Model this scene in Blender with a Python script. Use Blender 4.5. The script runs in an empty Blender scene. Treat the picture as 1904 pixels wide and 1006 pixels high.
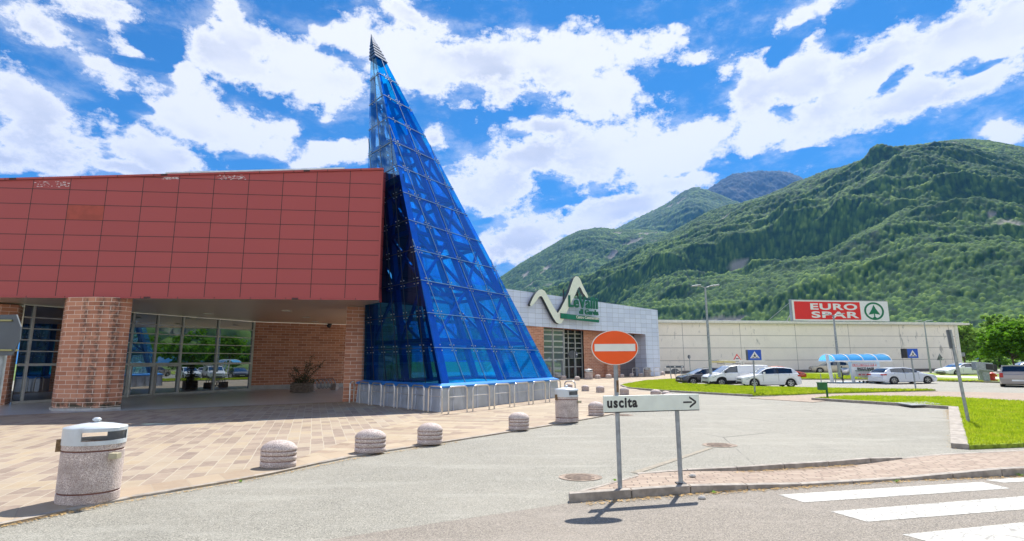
import bpy, math, random
import numpy as np
from mathutils import Vector, Matrix
random.seed(7); rng = np.random.default_rng(7)
SC = bpy.context.scene; COL = SC.collection
R = math.radians

# ---------------------------------------------------------------- camera, sky, sun, exposure
PITCH, ROLL, EYE, FPX = R(9.565), R(0.3), 2.0, 1000.0
cam_d = bpy.data.cameras.new('camera'); cam = bpy.data.objects.new('camera', cam_d); COL.objects.link(cam)
cam_d.sensor_width = 36; cam_d.lens = FPX / 1904 * 36; cam_d.clip_end = 20000; cam_d.clip_start = .1
_f = Vector((0, math.cos(PITCH), math.sin(PITCH)))
_r0 = Vector((1, 0, 0)); _u0 = Vector((0, -math.sin(PITCH), math.cos(PITCH)))
_r = _r0 * math.cos(ROLL) - _u0 * math.sin(ROLL); _u = _u0 * math.cos(ROLL) + _r0 * math.sin(ROLL)
cam.matrix_world = Matrix(((_r.x, _u.x, -_f.x, 0), (_r.y, _u.y, -_f.y, 0), (_r.z, _u.z, -_f.z, EYE), (0, 0, 0, 1)))
SC.camera = cam

def ray(x, y): return _f + _r * ((x - 952) / FPX) - _u * ((y - 503) / FPX)
def gnd(x, y, z=0.0):                      # survey helper: photo pixel -> point on level z
    d = ray(x, y); t = (z - EYE) / d.z; return Vector((d.x * t, d.y * t, z))
def dep(x, y, Y):
    d = ray(x, y); t = Y / d.y; return Vector((d.x * t, Y, EYE + d.z * t))
def onpl(x, y, a, b):                      # vertical plane through ground points a, b
    n = Vector((-(b[1] - a[1]), b[0] - a[0])); d = ray(x, y)
    t = (n.x * a[0] + n.y * a[1]) / (n.x * d.x + n.y * d.y); return Vector((d.x * t, d.y * t, EYE + d.z * t))

SUN_DIR = Vector((.262, .545, 1.0)).normalized()      # towards the sun
SUN_EL = math.asin(SUN_DIR.z); SUN_AZ = math.atan2(SUN_DIR.x, SUN_DIR.y)
sun_d = bpy.data.lights.new('sun', 'SUN'); sun_d.energy = 4.6; sun_d.angle = R(.5); sun_d.color = (1, .95, .87)
sun = bpy.data.objects.new('sun', sun_d); COL.objects.link(sun); sun.rotation_euler = SUN_DIR.to_track_quat('Z', 'Y').to_euler()
SC.view_settings.view_transform = 'Standard'; SC.view_settings.look = 'None'; SC.view_settings.gamma = 1
SC.view_settings.exposure = 0.95
SC.render.engine = 'CYCLES'; SC.cycles.max_bounces = 10; SC.cycles.transparent_max_bounces = 40
SC.cycles.transmission_bounces = 6; SC.cycles.glossy_bounces = 5; SC.cycles.diffuse_bounces = 3
SC.cycles.use_denoising = True

W = bpy.data.worlds.new('World'); SC.world = W; W.use_nodes = True
NT = W.node_tree; NT.nodes.clear()
def nd(nt, t, **k):
    n = nt.nodes.new(t)
    for a, v in k.items(): setattr(n, a, v)
    return n
def sock(nt, i, v):
    if isinstance(v, bpy.types.NodeSocket): nt.links.new(v, i)
    elif v is not None: i.default_value = v
def mth(nt, op, a, b=None, c=None, clamp=False):
    n = nd(nt, 'ShaderNodeMath', operation=op); n.use_clamp = clamp
    sock(nt, n.inputs[0], a)
    if b is not None: sock(nt, n.inputs[1], b)
    if c is not None: sock(nt, n.inputs[2], c)
    return n.outputs[0]
def mixc(nt, f, a, b, blend='MIX'):
    n = nd(nt, 'ShaderNodeMix', data_type='RGBA', blend_type=blend); sock(nt, n.inputs[0], f)
    for i, v in ((6, a), (7, b)):
        if isinstance(v, tuple): v = (*v[:3], 1)
        sock(nt, n.inputs[i], v)
    return n.outputs[2]
def sstep(nt, v, lo, hi, o0=0.0, o1=1.0):
    n = nd(nt, 'ShaderNodeMapRange', interpolation_type='SMOOTHSTEP'); sock(nt, n.inputs[0], v)
    n.inputs[1].default_value = lo; n.inputs[2].default_value = hi; n.inputs[3].default_value = o0; n.inputs[4].default_value = o1
    return n.outputs[0]

def build_sky():
    nt = NT
    tc = nd(nt, 'ShaderNodeTexCoord'); sx = nd(nt, 'ShaderNodeSeparateXYZ'); nt.links.new(tc.outputs['Generated'], sx.inputs[0])
    az = mth(nt, 'ARCTAN2', sx.outputs[0], sx.outputs[1]); el = mth(nt, 'ARCSINE', sx.outputs[2])
    def noise(scale, detail, rough, off, zs=1.0):
        m = nd(nt, 'ShaderNodeMapping'); m.inputs['Location'].default_value = off; m.inputs['Scale'].default_value = (1, 1, zs)
        nt.links.new(tc.outputs['Generated'], m.inputs[0])
        n = nd(nt, 'ShaderNodeTexNoise'); n.inputs['Scale'].default_value = scale; n.inputs['Detail'].default_value = detail
        n.inputs['Roughness'].default_value = rough; nt.links.new(m.outputs[0], n.inputs['Vector']); return n
    wz = noise(5.0, 4, .6, (3, 1, 2), 1.4)
    sw = nd(nt, 'ShaderNodeSeparateColor'); nt.links.new(wz.outputs['Color'], sw.inputs[0])
    azw = mth(nt, 'MULTIPLY_ADD', mth(nt, 'SUBTRACT', sw.outputs[0], .5), .11, az)
    elw = mth(nt, 'MULTIPLY_ADD', mth(nt, 'SUBTRACT', sw.outputs[1], .5), .08, el)
    cb = nd(nt, 'ShaderNodeCombineXYZ'); sock(nt, cb.inputs[0], azw); sock(nt, cb.inputs[1], elw)
    def blob(px, py, rx, ry, rot=0.0, peak=1.0):
        c = ray(px, py); c.normalize(); a0 = math.atan2(c.x, c.y); e0 = math.asin(c.z)
        q = ray(px + 4, py).normalized(); k = abs(math.atan2(q.x, q.y) - a0) / 4
        q = ray(px, py - 4).normalized(); ke = abs(math.asin(q.z) - e0) / 4
        m = nd(nt, 'ShaderNodeMapping', vector_type='TEXTURE'); nt.links.new(cb.outputs[0], m.inputs[0])
        m.inputs['Location'].default_value = (a0, e0, 0); m.inputs['Rotation'].default_value = (0, 0, R(rot))
        m.inputs['Scale'].default_value = (rx * k, ry * ke, 1)
        l = nd(nt, 'ShaderNodeVectorMath', operation='LENGTH'); nt.links.new(m.outputs[0], l.inputs[0])
        return mth(nt, 'SUBTRACT', peak, mth(nt, 'MULTIPLY', l.outputs[1], peak + .25))
    clouds = [(10,180,130,85,-10),(95,250,120,75,-10),(40,300,140,40,0),(45,25,95,50,-10,.35),(190,4,170,26,0,.35),(350,150,45,55,10),(365,215,140,70,-15),
        (470,250,110,50,-12),(290,285,130,40,-5),(250,318,130,16,3),(445,60,60,30,0),(430,100,110,55,-20),(560,130,150,80,-12),(650,70,120,45,0),
        (760,110,150,85,0),(755,28,55,18,-10),(900,120,150,75,0),(1040,110,140,65,-8),(1110,175,120,55,-5),(1190,95,120,34,3,.42),(1290,98,80,24,5,.30),
        (1020,225,80,30,0),(980,290,130,62,15),(1110,280,170,75,0),(1220,290,150,55,0),(900,360,90,50,-25),(1310,250,110,40,0),(800,260,40,40,-40),
        (970,450,170,52,15),(1140,400,180,40,14),(930,330,100,70,0),(1250,330,90,30,5),(1400,190,85,75,30),(1500,150,110,65,20),(1640,115,130,55,18),(1770,70,110,70,15),(1870,40,100,65,0),
        (1400,250,130,45,5),(1540,215,170,50,12),(1700,180,160,40,10),(1850,150,110,38,10),(1890,245,60,22,-15),(1512,32,75,24,22,.28),(1340,142,36,26,40,.22),
        (630,285,120,30,15),(235,78,62,26,0,.28),(1265,52,26,14,0,.18),(195,135,70,26,-30,.28),(740,20,60,30,-10,.35),(430,12,40,26,-40,.3),(860,195,60,30,0,.25),(830,215,20,14,0,.2)]
    holes = [(860,215,65,24,0),(900,250,40,26,30),(1052,385,75,13,9),(905,418,28,12,20),(1672,150,40,14,12,.6),(1850,112,90,18,12,.5),(240,195,60,22,-20),
        (270,110,90,20,0),(640,235,60,26,10),(480,305,60,18,10),(1470,300,120,18,8),(1780,235,130,16,14),(1030,22,230,34,0),(1350,60,130,50,0),(1480,90,90,30,25),(560,20,120,26,0),(290,70,110,34,-10)]
    d = None
    for b in clouds:
        v = blob(*b); d = v if d is None else mth(nt, 'SMOOTH_MAX', d, v, .10)
    h = None
    for b in holes:
        v = blob(*b); h = v if h is None else mth(nt, 'MAXIMUM', h, v)
    d = mth(nt, 'SUBTRACT', d, mth(nt, 'MULTIPLY', mth(nt, 'MAXIMUM', h, 0.0), 1.3))
    d = mth(nt, 'MAXIMUM', d, -.8)
    # everywhere outside the photographed patch: a loose field of added cumulus, shaped to light the facades
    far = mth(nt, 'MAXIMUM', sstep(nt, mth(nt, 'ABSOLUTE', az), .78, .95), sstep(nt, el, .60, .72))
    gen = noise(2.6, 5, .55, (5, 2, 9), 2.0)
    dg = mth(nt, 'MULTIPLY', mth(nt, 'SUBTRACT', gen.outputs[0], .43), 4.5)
    dg = mth(nt, 'SUBTRACT', dg, sstep(nt, el, .62, .95, 0, 1.8))  # unseen overhead clouds thinned so ground shade stays dark
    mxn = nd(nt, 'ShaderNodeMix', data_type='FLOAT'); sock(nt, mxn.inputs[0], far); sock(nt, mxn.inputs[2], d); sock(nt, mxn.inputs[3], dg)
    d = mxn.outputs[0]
    fine = noise(15, 14, .68, (0, 4, 1), 1.5); big = noise(5.2, 6, .6, (7, 0, 3), 1.8)
    dd = mth(nt, 'ADD', d, mth(nt, 'MULTIPLY', mth(nt, 'SUBTRACT', fine.outputs[0], .5), 3.2))
    dd = mth(nt, 'ADD', dd, mth(nt, 'MULTIPLY', mth(nt, 'SUBTRACT', big.outputs[0], .5), .9))
    alpha = mth(nt, 'POWER', sstep(nt, dd, -.28, .20), .9)
    veil = mth(nt, 'MULTIPLY', sstep(nt, dd, -1.0, .0, 0, .42), sstep(nt, noise(9, 8, .65, (1, 6, 4), 2.4).outputs[0], .42, .66))
    alpha = mth(nt, 'MAXIMUM', alpha, veil)
    core = mth(nt, 'MULTIPLY', sstep(nt, dd, .15, .75), sstep(nt, noise(4.0, 6, .5, (2, 8, 1.5), 2.2).outputs[0], .38, .62))
    ccol = mixc(nt, core, (.82, .81, .80), (.55, .565, .60))
    ccol = mixc(nt, far, ccol, mixc(nt, 1.0, ccol, (1.45, 1.45, 1.45), 'MULTIPLY'))  # unseen clouds brightened to fill light onto the shaded walls
    sky = nd(nt, 'ShaderNodeTexSky', sky_type='NISHITA'); sky.sun_disc = False; sky.sun_elevation = SUN_EL; sky.sun_rotation = SUN_AZ
    sky.air_density = 1.3; sky.dust_density = .3; sky.ozone_density = 2.5
    s = mixc(nt, 1.0, sky.outputs[0], (.10, .10, .10), 'MULTIPLY')
    s = mixc(nt, 1.0, s, (.085, .46, .78), 'MULTIPLY')
    # deepen the pale rim the Nishita sky has near the horizon
    s = mixc(nt, sstep(nt, el, .50, .0, 0, .85), s, (.035, .225, .55))
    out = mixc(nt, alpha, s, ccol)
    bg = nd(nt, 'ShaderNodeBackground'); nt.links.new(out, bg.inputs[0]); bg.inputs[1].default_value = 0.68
    # colours above are already at strength .10, so this factor only sets clouds and sky level together
    wo = nd(nt, 'ShaderNodeOutputWorld'); nt.links.new(bg.outputs[0], wo.inputs[0])
build_sky()
W.cycles.sampling_method = 'MANUAL'; W.cycles.sample_map_resolution = 512

# ---------------------------------------------------------------- helpers
class MB:
    def __init__(s): s.v = []; s.f = []; s.uv = []; s.sm = []
    def add(s, vs, fs, uvs=None, smooth=False):
        o = len(s.v); s.v += [tuple(v) for v in vs]
        for i, f in enumerate(fs):
            s.f.append(tuple(o + k for k in f)); s.sm.append(smooth)
            s.uv.append(uvs[i] if uvs else None)
        return s
    def quad(s, a, b, c, d, uv=None): return s.add([a, b, c, d], [(0, 1, 2, 3)], [uv] if uv else None)
    def box(s, x0, y0, z0, x1, y1, z1):
        v = [(x0,y0,z0),(x1,y0,z0),(x1,y1,z0),(x0,y1,z0),(x0,y0,z1),(x1,y0,z1),(x1,y1,z1),(x0,y1,z1)]
        return s.add(v, [(0,3,2,1),(4,5,6,7),(0,1,5,4),(1,2,6,5),(2,3,7,6),(3,0,4,7)])
    def obox(s, c, ax, ay, az):            # centre and three half-vectors
        c, ax, ay, az = map(Vector, (c, ax, ay, az))
        v = [c + ax * i + ay * j + az * k for k in (-1, 1) for i, j in ((-1,-1),(1,-1),(1,1),(-1,1))]
        fl = [(0,3,2,1),(4,5,6,7),(0,1,5,4),(1,2,6,5),(2,3,7,6),(3,0,4,7)]
        if ax.cross(ay).dot(az) < 0: fl = [f[::-1] for f in fl]
        return s.add(v, fl)
    def bar(s, a, b, w, h=None, up=(0, 0, 1)):
        a, b = Vector(a), Vector(b); h = h or w; d = (b - a); L = d.length; d.normalize()
        u = Vector(up); x = d.cross(u)
        if x.length < 1e-3: x = d.cross(Vector((0, 1, 0)))
        x.normalize(); u = x.cross(d); return s.obox((a + b) / 2, d * L / 2, x * w / 2, u * h / 2)
    def tube(s, pts, r, n=10, closed=False, caps=True, sx=1.0):
        pts = [Vector(p) for p in pts]; rs = r if isinstance(r, (list, tuple)) else [r] * len(pts)
        m = len(pts); vs = []; up = None
        for i, p in enumerate(pts):
            t = (pts[(i + 1) % m] - pts[i - 1]) if closed else (pts[min(i + 1, m - 1)] - pts[max(i - 1, 0)])
            t.normalize()
            if up is None:
                up = Vector((0, 0, 1)) if abs(t.z) < .9 else Vector((0, 1, 0))
            x = t.cross(up); x.normalize(); up = x.cross(t)
            for k in range(n):
                a = 2 * math.pi * k / n; vs.append(p + (x * math.cos(a) + up * math.sin(a)) * rs[i])
        fs = []
        for i in range(m if closed else m - 1):
            j = (i + 1) % m
            for k in range(n): fs.append((i*n+k, i*n+(k+1)%n, j*n+(k+1)%n, j*n+k))
        s.add(vs, fs, smooth=True)
        if caps and not closed:
            s.add(vs[:n], [tuple(range(n))[::-1]]); s.add(vs[-n:], [tuple(range(n))])
        return s
    def lathe(s, prof, n=32, sx=1.0, sy=1.0, c=(0, 0, 0), smooth=True):
        vs = []; fs = []
        for r, z in prof:
            for k in range(n):
                a = 2*math.pi*k/n; vs.append((c[0] + r*sx*math.cos(a), c[1] + r*sy*math.sin(a), c[2] + z))
        for i in range(len(prof) - 1):
            for k in range(n): fs.append((i*n+k, i*n+(k+1)%n, (i+1)*n+(k+1)%n, (i+1)*n+k))
        return s.add(vs, fs, smooth=smooth)
    def prism(s, pts, z0, z1, uvside=True):  # pts counter-clockwise plan polygon
        n = len(pts); vs = [(p[0], p[1], z0) for p in pts] + [(p[0], p[1], z1) for p in pts]
        u = 0; fs = []; uv = []
        for i in range(n):
            j = (i + 1) % n; l = math.hypot(pts[j][0]-pts[i][0], pts[j][1]-pts[i][1])
            fs.append((i, j, n + j, n + i)); uv.append([(u, z0), (u+l, z0), (u+l, z1), (u, z1)]); u += l
        fs.append(tuple(range(n, 2*n))); uv.append([(p[0], p[1]) for p in pts])
        fs.append(tuple(range(n))[::-1]); uv.append([(p[0], p[1]) for p in pts][::-1])
        return s.add(vs, fs, uv)
    def wall(s, a, b, z0, z1, z1b=None):     # vertical quad, uv in metres, from a to b
        z1b = z1 if z1b is None else z1b; l = math.hypot(b[0]-a[0], b[1]-a[1])
        return s.quad((a[0],a[1],z0),(b[0],b[1],z0),(b[0],b[1],z1b),(a[0],a[1],z1),[(0,z0),(l,z0),(l,z1b),(0,z1)])
    def build(s, name, mat, parent=None, loc=None, world=False, bevel=0):
        me = bpy.data.meshes.new(name); vs = s.v
        if world and parent is not None:
            l = parent.location; vs = [(v[0]-l.x, v[1]-l.y, v[2]-l.z) for v in vs]
        if world and parent is None and loc is not None: vs = [(v[0]-loc[0], v[1]-loc[1], v[2]-loc[2]) for v in vs]
        me.from_pydata(vs, [], s.f)
        uvl = me.uv_layers.new(name='UVMap'); k = 0; buf = np.zeros(len(me.loops) * 2, np.float32)
        for f, u in zip(s.f, s.uv):
            for i in range(len(f)):
                if u: buf[2*k], buf[2*k+1] = u[i][0], u[i][1]
                else: buf[2*k], buf[2*k+1] = s.v[f[i]][0], s.v[f[i]][1]
                k += 1
        uvl.data.foreach_set('uv', buf); me.polygons.foreach_set('use_smooth', s.sm); me.update()
        o = bpy.data.objects.new(name, me); COL.objects.link(o); me.materials.append(mat)
        if parent is not None: o.parent = parent
        elif loc is not None: o.location = loc
        if bevel:
            b = o.modifiers.new('bevel', 'BEVEL'); b.width = bevel; b.segments = 2; b.limit_method = 'ANGLE'
        return o
def tag(o, label=None, cat=None, group=None, kind=None):
    if label: o['label'] = label
    if cat: o['category'] = cat
    if group: o['group'] = group
    if kind: o['kind'] = kind
    return o
def thing(name, loc, label, cat, group=None, rz=0):
    o = bpy.data.objects.new(name, None); COL.objects.link(o); o.location = loc; o.rotation_euler = (0, 0, rz); o.empty_display_size = .2
    return tag(o, label, cat, group)
def copy_thing(root, loc, label=None, scale=None, rz=None):
    r = root.copy(); COL.objects.link(r); r.location = loc
    if label: r['label'] = label
    if scale: r.scale = scale
    if rz is not None: r.rotation_euler = (0, 0, rz)
    for ch in list(root.children):
        c = ch.copy(); COL.objects.link(c); c.parent = r
        for g in list(ch.children):
            d = g.copy(); COL.objects.link(d); d.parent = c
    return r
def text(body, name, mat, parent, origin, right, up, size, width=None, extrude=.004, align='LEFT', bold=0.0, gap=1.0):
    cu = bpy.data.curves.new(name, 'FONT'); cu.body = body; cu.size = size; cu.extrude = extrude; cu.offset = bold; cu.space_character = gap
    cu.resolution_u = 4
    t = bpy.data.objects.new('tmp', cu); COL.objects.link(t)
    dg = bpy.context.evaluated_depsgraph_get(); me = bpy.data.meshes.new_from_object(t.evaluated_get(dg)); me.name = name
    bpy.data.objects.remove(t)
    n = len(me.vertices); co = np.zeros(n*3); me.vertices.foreach_get('co', co); co = co.reshape(-1, 3)
    x0, x1 = co[:, 0].min(), co[:, 0].max(); sx = width / (x1 - x0) if width else 1
    off = {'LEFT': x0, 'CENTER': (x0 + x1) / 2, 'RIGHT': x1}[align]
    right, up = Vector(right).normalized(), Vector(up).normalized(); nrm = right.cross(up)
    o3 = Vector(origin) - (parent.location if parent is not None else Vector())
    M = np.array([right, up, nrm]); P = np.stack([(co[:, 0] - off) * sx, co[:, 1], co[:, 2]], 1) @ M + np.array(o3)
    me.vertices.foreach_set('co', P.ravel()); me.update(); me.materials.clear(); me.materials.append(mat)
    o = bpy.data.objects.new(name, me); COL.objects.link(o); o.parent = parent; return o

# ---------------------------------------------------------------- materials
def newmat(name):
    m = bpy.data.materials.new(name); m.use_nodes = True; nt = m.node_tree; nt.nodes.clear()
    p = nd(nt, 'ShaderNodeBsdfPrincipled'); o = nd(nt, 'ShaderNodeOutputMaterial'); nt.links.new(p.outputs[0], o.inputs[0]); return m, nt, p
def tnoise(nt, scale, detail=4, rough=.55, src='Object', sc=(1, 1, 1)):
    tc = nd(nt, 'ShaderNodeTexCoord'); mp = nd(nt, 'ShaderNodeMapping'); mp.inputs['Scale'].default_value = sc
    nt.links.new(tc.outputs[src], mp.inputs[0]); n = nd(nt, 'ShaderNodeTexNoise')
    n.inputs['Scale'].default_value = scale; n.inputs['Detail'].default_value = detail; n.inputs['Roughness'].default_value = rough
    nt.links.new(mp.outputs[0], n.inputs['Vector']); return n.outputs[0]
def bump(nt, p, h, st, dist=.01):
    b = nd(nt, 'ShaderNodeBump'); b.inputs['Strength'].default_value = st; b.inputs['Distance'].default_value = dist
    nt.links.new(h, b.inputs['Height']); nt.links.new(b.outputs[0], p.inputs['Normal'])
def M(name, col, rough=.6, metal=0.0, var=.12, scale=3.0, bmp=0.0, bscale=60, spec=None, coat=0.0, dirt=None, dscale=1.2):
    m, nt, p = newmat(name); n = tnoise(nt, scale)
    c = mixc(nt, sstep(nt, n, .3, .7), tuple(x * (1 - var) for x in col), tuple(min(1, x * (1 + var)) for x in col))
    if dirt: c = mixc(nt, sstep(nt, tnoise(nt, dscale, 6, .65, 'Object', (1, 1, .35)), .52, .78, 0, .8), c, dirt)
    nt.links.new(c, p.inputs['Base Color']); p.inputs['Roughness'].default_value = rough; p.inputs['Metallic'].default_value = metal
    if spec is not None: p.inputs['Specular IOR Level'].default_value = spec
    if coat: p.inputs['Coat Weight'].default_value = coat; p.inputs['Coat Roughness'].default_value = .04
    if bmp: bump(nt, p, tnoise(nt, bscale, 3), bmp)
    return m
def ramp(nt, v, stops, interp='LINEAR'):
    r = nd(nt, 'ShaderNodeValToRGB'); r.color_ramp.interpolation = interp; e = r.color_ramp.elements
    e[0].position, e[0].color = stops[0][0], (*stops[0][1], 1); e[1].position, e[1].color = stops[-1][0], (*stops[-1][1], 1)
    for p_, c_ in stops[1:-1]: x = e.new(p_); x.color = (*c_, 1)
    nt.links.new(v, r.inputs[0]); return r.outputs[0]
def bricks(nt, bw, bh, mortar, rot=0.0, offset=.5, src='UV', smooth=.1, bias=0, sq=1.0, freq=2, loc=(0, 0, 0), wob=0.0):
    tc = nd(nt, 'ShaderNodeTexCoord'); mp = nd(nt, 'ShaderNodeMapping'); mp.inputs['Rotation'].default_value = (0, 0, rot); mp.inputs['Location'].default_value = loc
    v = tc.outputs[src]
    nt.links.new(v, mp.inputs[0]); v = mp.outputs[0]
    if wob:
        n = nd(nt, 'ShaderNodeTexNoise'); n.inputs['Scale'].default_value = 1.3; n.inputs['Detail'].default_value = 3; nt.links.new(v, n.inputs['Vector'])
        a = nd(nt, 'ShaderNodeVectorMath', operation='MULTIPLY_ADD'); nt.links.new(n.outputs['Color'], a.inputs[0]); a.inputs[1].default_value = (wob, wob, 0); nt.links.new(v, a.inputs[2]); v = a.outputs[0]
    b = nd(nt, 'ShaderNodeTexBrick'); b.offset = offset; b.squash = sq; b.squash_frequency = freq
    b.inputs['Color1'].default_value = (0, 0, 0, 1); b.inputs['Color2'].default_value = (1, 1, 1, 1); b.inputs['Mortar'].default_value = (.5, .5, .5, 1)
    b.inputs['Scale'].default_value = 1; b.inputs['Mortar Size'].default_value = mortar; b.inputs['Mortar Smooth'].default_value = smooth
    b.inputs['Bias'].default_value = bias; b.inputs['Brick Width'].default_value = bw; b.inputs['Row Height'].default_value = bh
    nt.links.new(v, b.inputs['Vector']); return b.outputs['Color'], b.outputs['Fac'], v

def paver_mat(name, bw, bh, rot, mortar, stops, mcol, dirt=.35, wob=.06):
    m, nt, p = newmat(name); c, f, v = bricks(nt, bw, bh, mortar, rot, .43, 'Object', .3, wob=wob, sq=1.25, freq=3)
    base = ramp(nt, c, stops)
    sep = tnoise(nt, 5, 6, .7); base = mixc(nt, sstep(nt, sep, .3, .75, 0, .45), base, (.46, .39, .32))
    base = mixc(nt, sstep(nt, tnoise(nt, .35, 5, .6), .42, .68, 0, dirt), base, (.22, .17, .13))
    base = mixc(nt, f, base, mcol); base = mixc(nt, 1.0, base, (.87,.85,.77), 'MULTIPLY'); nt.links.new(base, p.inputs['Base Color']); p.inputs['Roughness'].default_value = .75
    h = mth(nt, 'SUBTRACT', tnoise(nt, 40, 4), mth(nt, 'MULTIPLY', f, 1.2)); bump(nt, p, h, .35, .01); return m
mat_plaza = paver_mat('porphyry_pavers', .50, .29, R(-110), .012, [(0,(.22,.165,.145)),(.25,(.29,.225,.195)),(.45,(.34,.27,.225)),(.65,(.38,.32,.26)),(.93,(.40,.32,.23)),(1,(.40,.355,.31))], (.44,.39,.33))
mat_plaza2 = paver_mat('porphyry_pavers_cross_laid', .70, .36, R(12), .012, [(0,(.24,.17,.13)),(.3,(.36,.27,.21)),(.6,(.43,.35,.25)),(1,(.45,.38,.30))], (.34,.28,.22))
mat_border = paver_mat('border_slabs', 1.1, .52, R(52), .010, [(0,(.32,.24,.18)),(.5,(.41,.32,.24)),(1,(.46,.38,.29))], (.36,.30,.24), .3, .03)
mat_pink = paver_mat('pink_block_paving', .24, .11, R(5), .012, [(0,(.28,.20,.165)),(.5,(.36,.27,.225)),(1,(.42,.33,.28))], (.17,.125,.10), .2, .01)
mat_porch = paver_mat('porch_tiles', .62, .60, R(-63), .008, [(0,(.50,.55,.64)),(1,(.56,.61,.70))], (.28,.30,.34), .2, .0)
mat_porch.node_tree.nodes['Principled BSDF'].inputs['Roughness'].default_value = .28

def asphalt_mat():
    m, nt, p = newmat('asphalt'); n1 = tnoise(nt, 55, 3, .6); n2 = tnoise(nt, .22, 6, .6); n3 = tnoise(nt, 1.6, 5, .65)
    v = nd(nt, 'ShaderNodeTexVoronoi'); tc = nd(nt, 'ShaderNodeTexCoord'); nt.links.new(tc.outputs['Object'], v.inputs['Vector']); v.inputs['Scale'].default_value = 100
    sp = nd(nt, 'ShaderNodeSeparateColor'); nt.links.new(v.outputs['Color'], sp.inputs[0])
    c = ramp(nt, sp.outputs[0], [(0,(.10,.095,.08)),(.25,(.23,.22,.19)),(.6,(.36,.34,.295)),(1,(.58,.545,.48))])
    c = mixc(nt, sstep(nt, n1, .35, .7, 0, .4), c, (.20,.19,.17))
    c = mixc(nt, sstep(nt, n2, .38, .66, 0, .38), c, (.42,.39,.34)); c = mixc(nt, sstep(nt, n3, .50, .75, 0, .30), c, (.44,.42,.38))
    c = mixc(nt, sstep(nt, tnoise(nt, .9, 7, .7, 'Object', (.35, 1.6, 1)), .50, .66, 0, .28), c, (.52,.50,.45))
    c = mixc(nt, sstep(nt, tnoise(nt, .5, 6, .7, 'Object', (1, .5, 1)), .56, .72, 0, .35), c, (.22,.21,.185))
    # worn crack lines
    wv = nd(nt, 'ShaderNodeTexVoronoi', feature='DISTANCE_TO_EDGE'); nt.links.new(tc.outputs['Object'], wv.inputs['Vector']); wv.inputs['Scale'].default_value = .16
    ck = mth(nt, 'MULTIPLY', sstep(nt, wv.outputs['Distance'], .004, .0), sstep(nt, n2, .5, .6)); c = mixc(nt, ck, c, (.12,.11,.10))
    c = mixc(nt, 1.0, c, (.74,.75,.72), 'MULTIPLY'); nt.links.new(c, p.inputs['Base Color']); p.inputs['Roughness'].default_value = .8; bump(nt, p, sp.outputs[0], .5, .008); return m
mat_asph = asphalt_mat()
def road_mat():
    m = mat_asph.copy(); m.name = 'asphalt_reddish'; nt = m.node_tree; p = nt.nodes['Principled BSDF']; l = p.inputs['Base Color'].links[0].from_socket
    c = mixc(nt, 1.0, l, (.88,.81,.80), 'MULTIPLY'); nt.links.new(c, p.inputs['Base Color']); return m
mat_road = road_mat()
def paint_mat():
    m, nt, p = newmat('road_paint'); n = tnoise(nt, 14, 8, .72); v = nd(nt, 'ShaderNodeTexVoronoi', feature='DISTANCE_TO_EDGE')
    tc = nd(nt, 'ShaderNodeTexCoord'); nt.links.new(tc.outputs['Object'], v.inputs['Vector']); v.inputs['Scale'].default_value = 5
    k = mth(nt, 'MAXIMUM', mth(nt, 'MULTIPLY', sstep(nt, v.outputs['Distance'], .07, .01), sstep(nt, n, .38, .52)), sstep(nt, n, .56, .66))
    c = mixc(nt, k, (.47,.465,.42), (.24,.23,.21)); nt.links.new(c, p.inputs['Base Color']); p.inputs['Roughness'].default_value = .6; return m
mat_paint = paint_mat()
mat_yellow = M('worn_yellow_paint', (.265,.235,.185), .85, var=.2, scale=12, dirt=(.33,.26,.15), dscale=6)
mat_kerb = M('kerb_stone', (.31,.275,.235), .8, var=.25, scale=6, bmp=.4, bscale=50, dirt=(.20,.17,.14), dscale=3)
mat_grass_soil = M('grass_soil', (.20,.27,.02), .9, var=.4, scale=9, bmp=.6, bscale=30)
def grass_mat():
    m, nt, p = newmat('grass_blades'); n = tnoise(nt, 1.2, 5); n2 = tnoise(nt, 18, 3)
    c = ramp(nt, n, [(.25,(.24,.35,.012)),(.5,(.38,.48,.02)),(.75,(.50,.50,.06))]); c = mixc(nt, sstep(nt, n2, .35, .7, 0, .5), c, (.47,.58,.03))
    nt.links.new(c, p.inputs['Base Color']); p.inputs['Roughness'].default_value = .6; p.inputs['Specular IOR Level'].default_value = .15
    t = nd(nt, 'ShaderNodeBsdfTranslucent'); nt.links.new(c, t.inputs[0]); mx = nd(nt, 'ShaderNodeMixShader'); mx.inputs[0].default_value = .45
    nt.links.new(p.outputs[0], mx.inputs[1]); nt.links.new(t.outputs[0], mx.inputs[2]); nt.links.new(mx.outputs[0], nt.nodes['Material Output'].inputs[0]); return m
mat_grass = grass_mat()
mat_dry = M('dry_debris', (.42,.27,.10), .9, var=.4, scale=8)
mat_field = M('field_grass', (.10,.17,.03), .95, var=.35, scale=.03)

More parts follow.
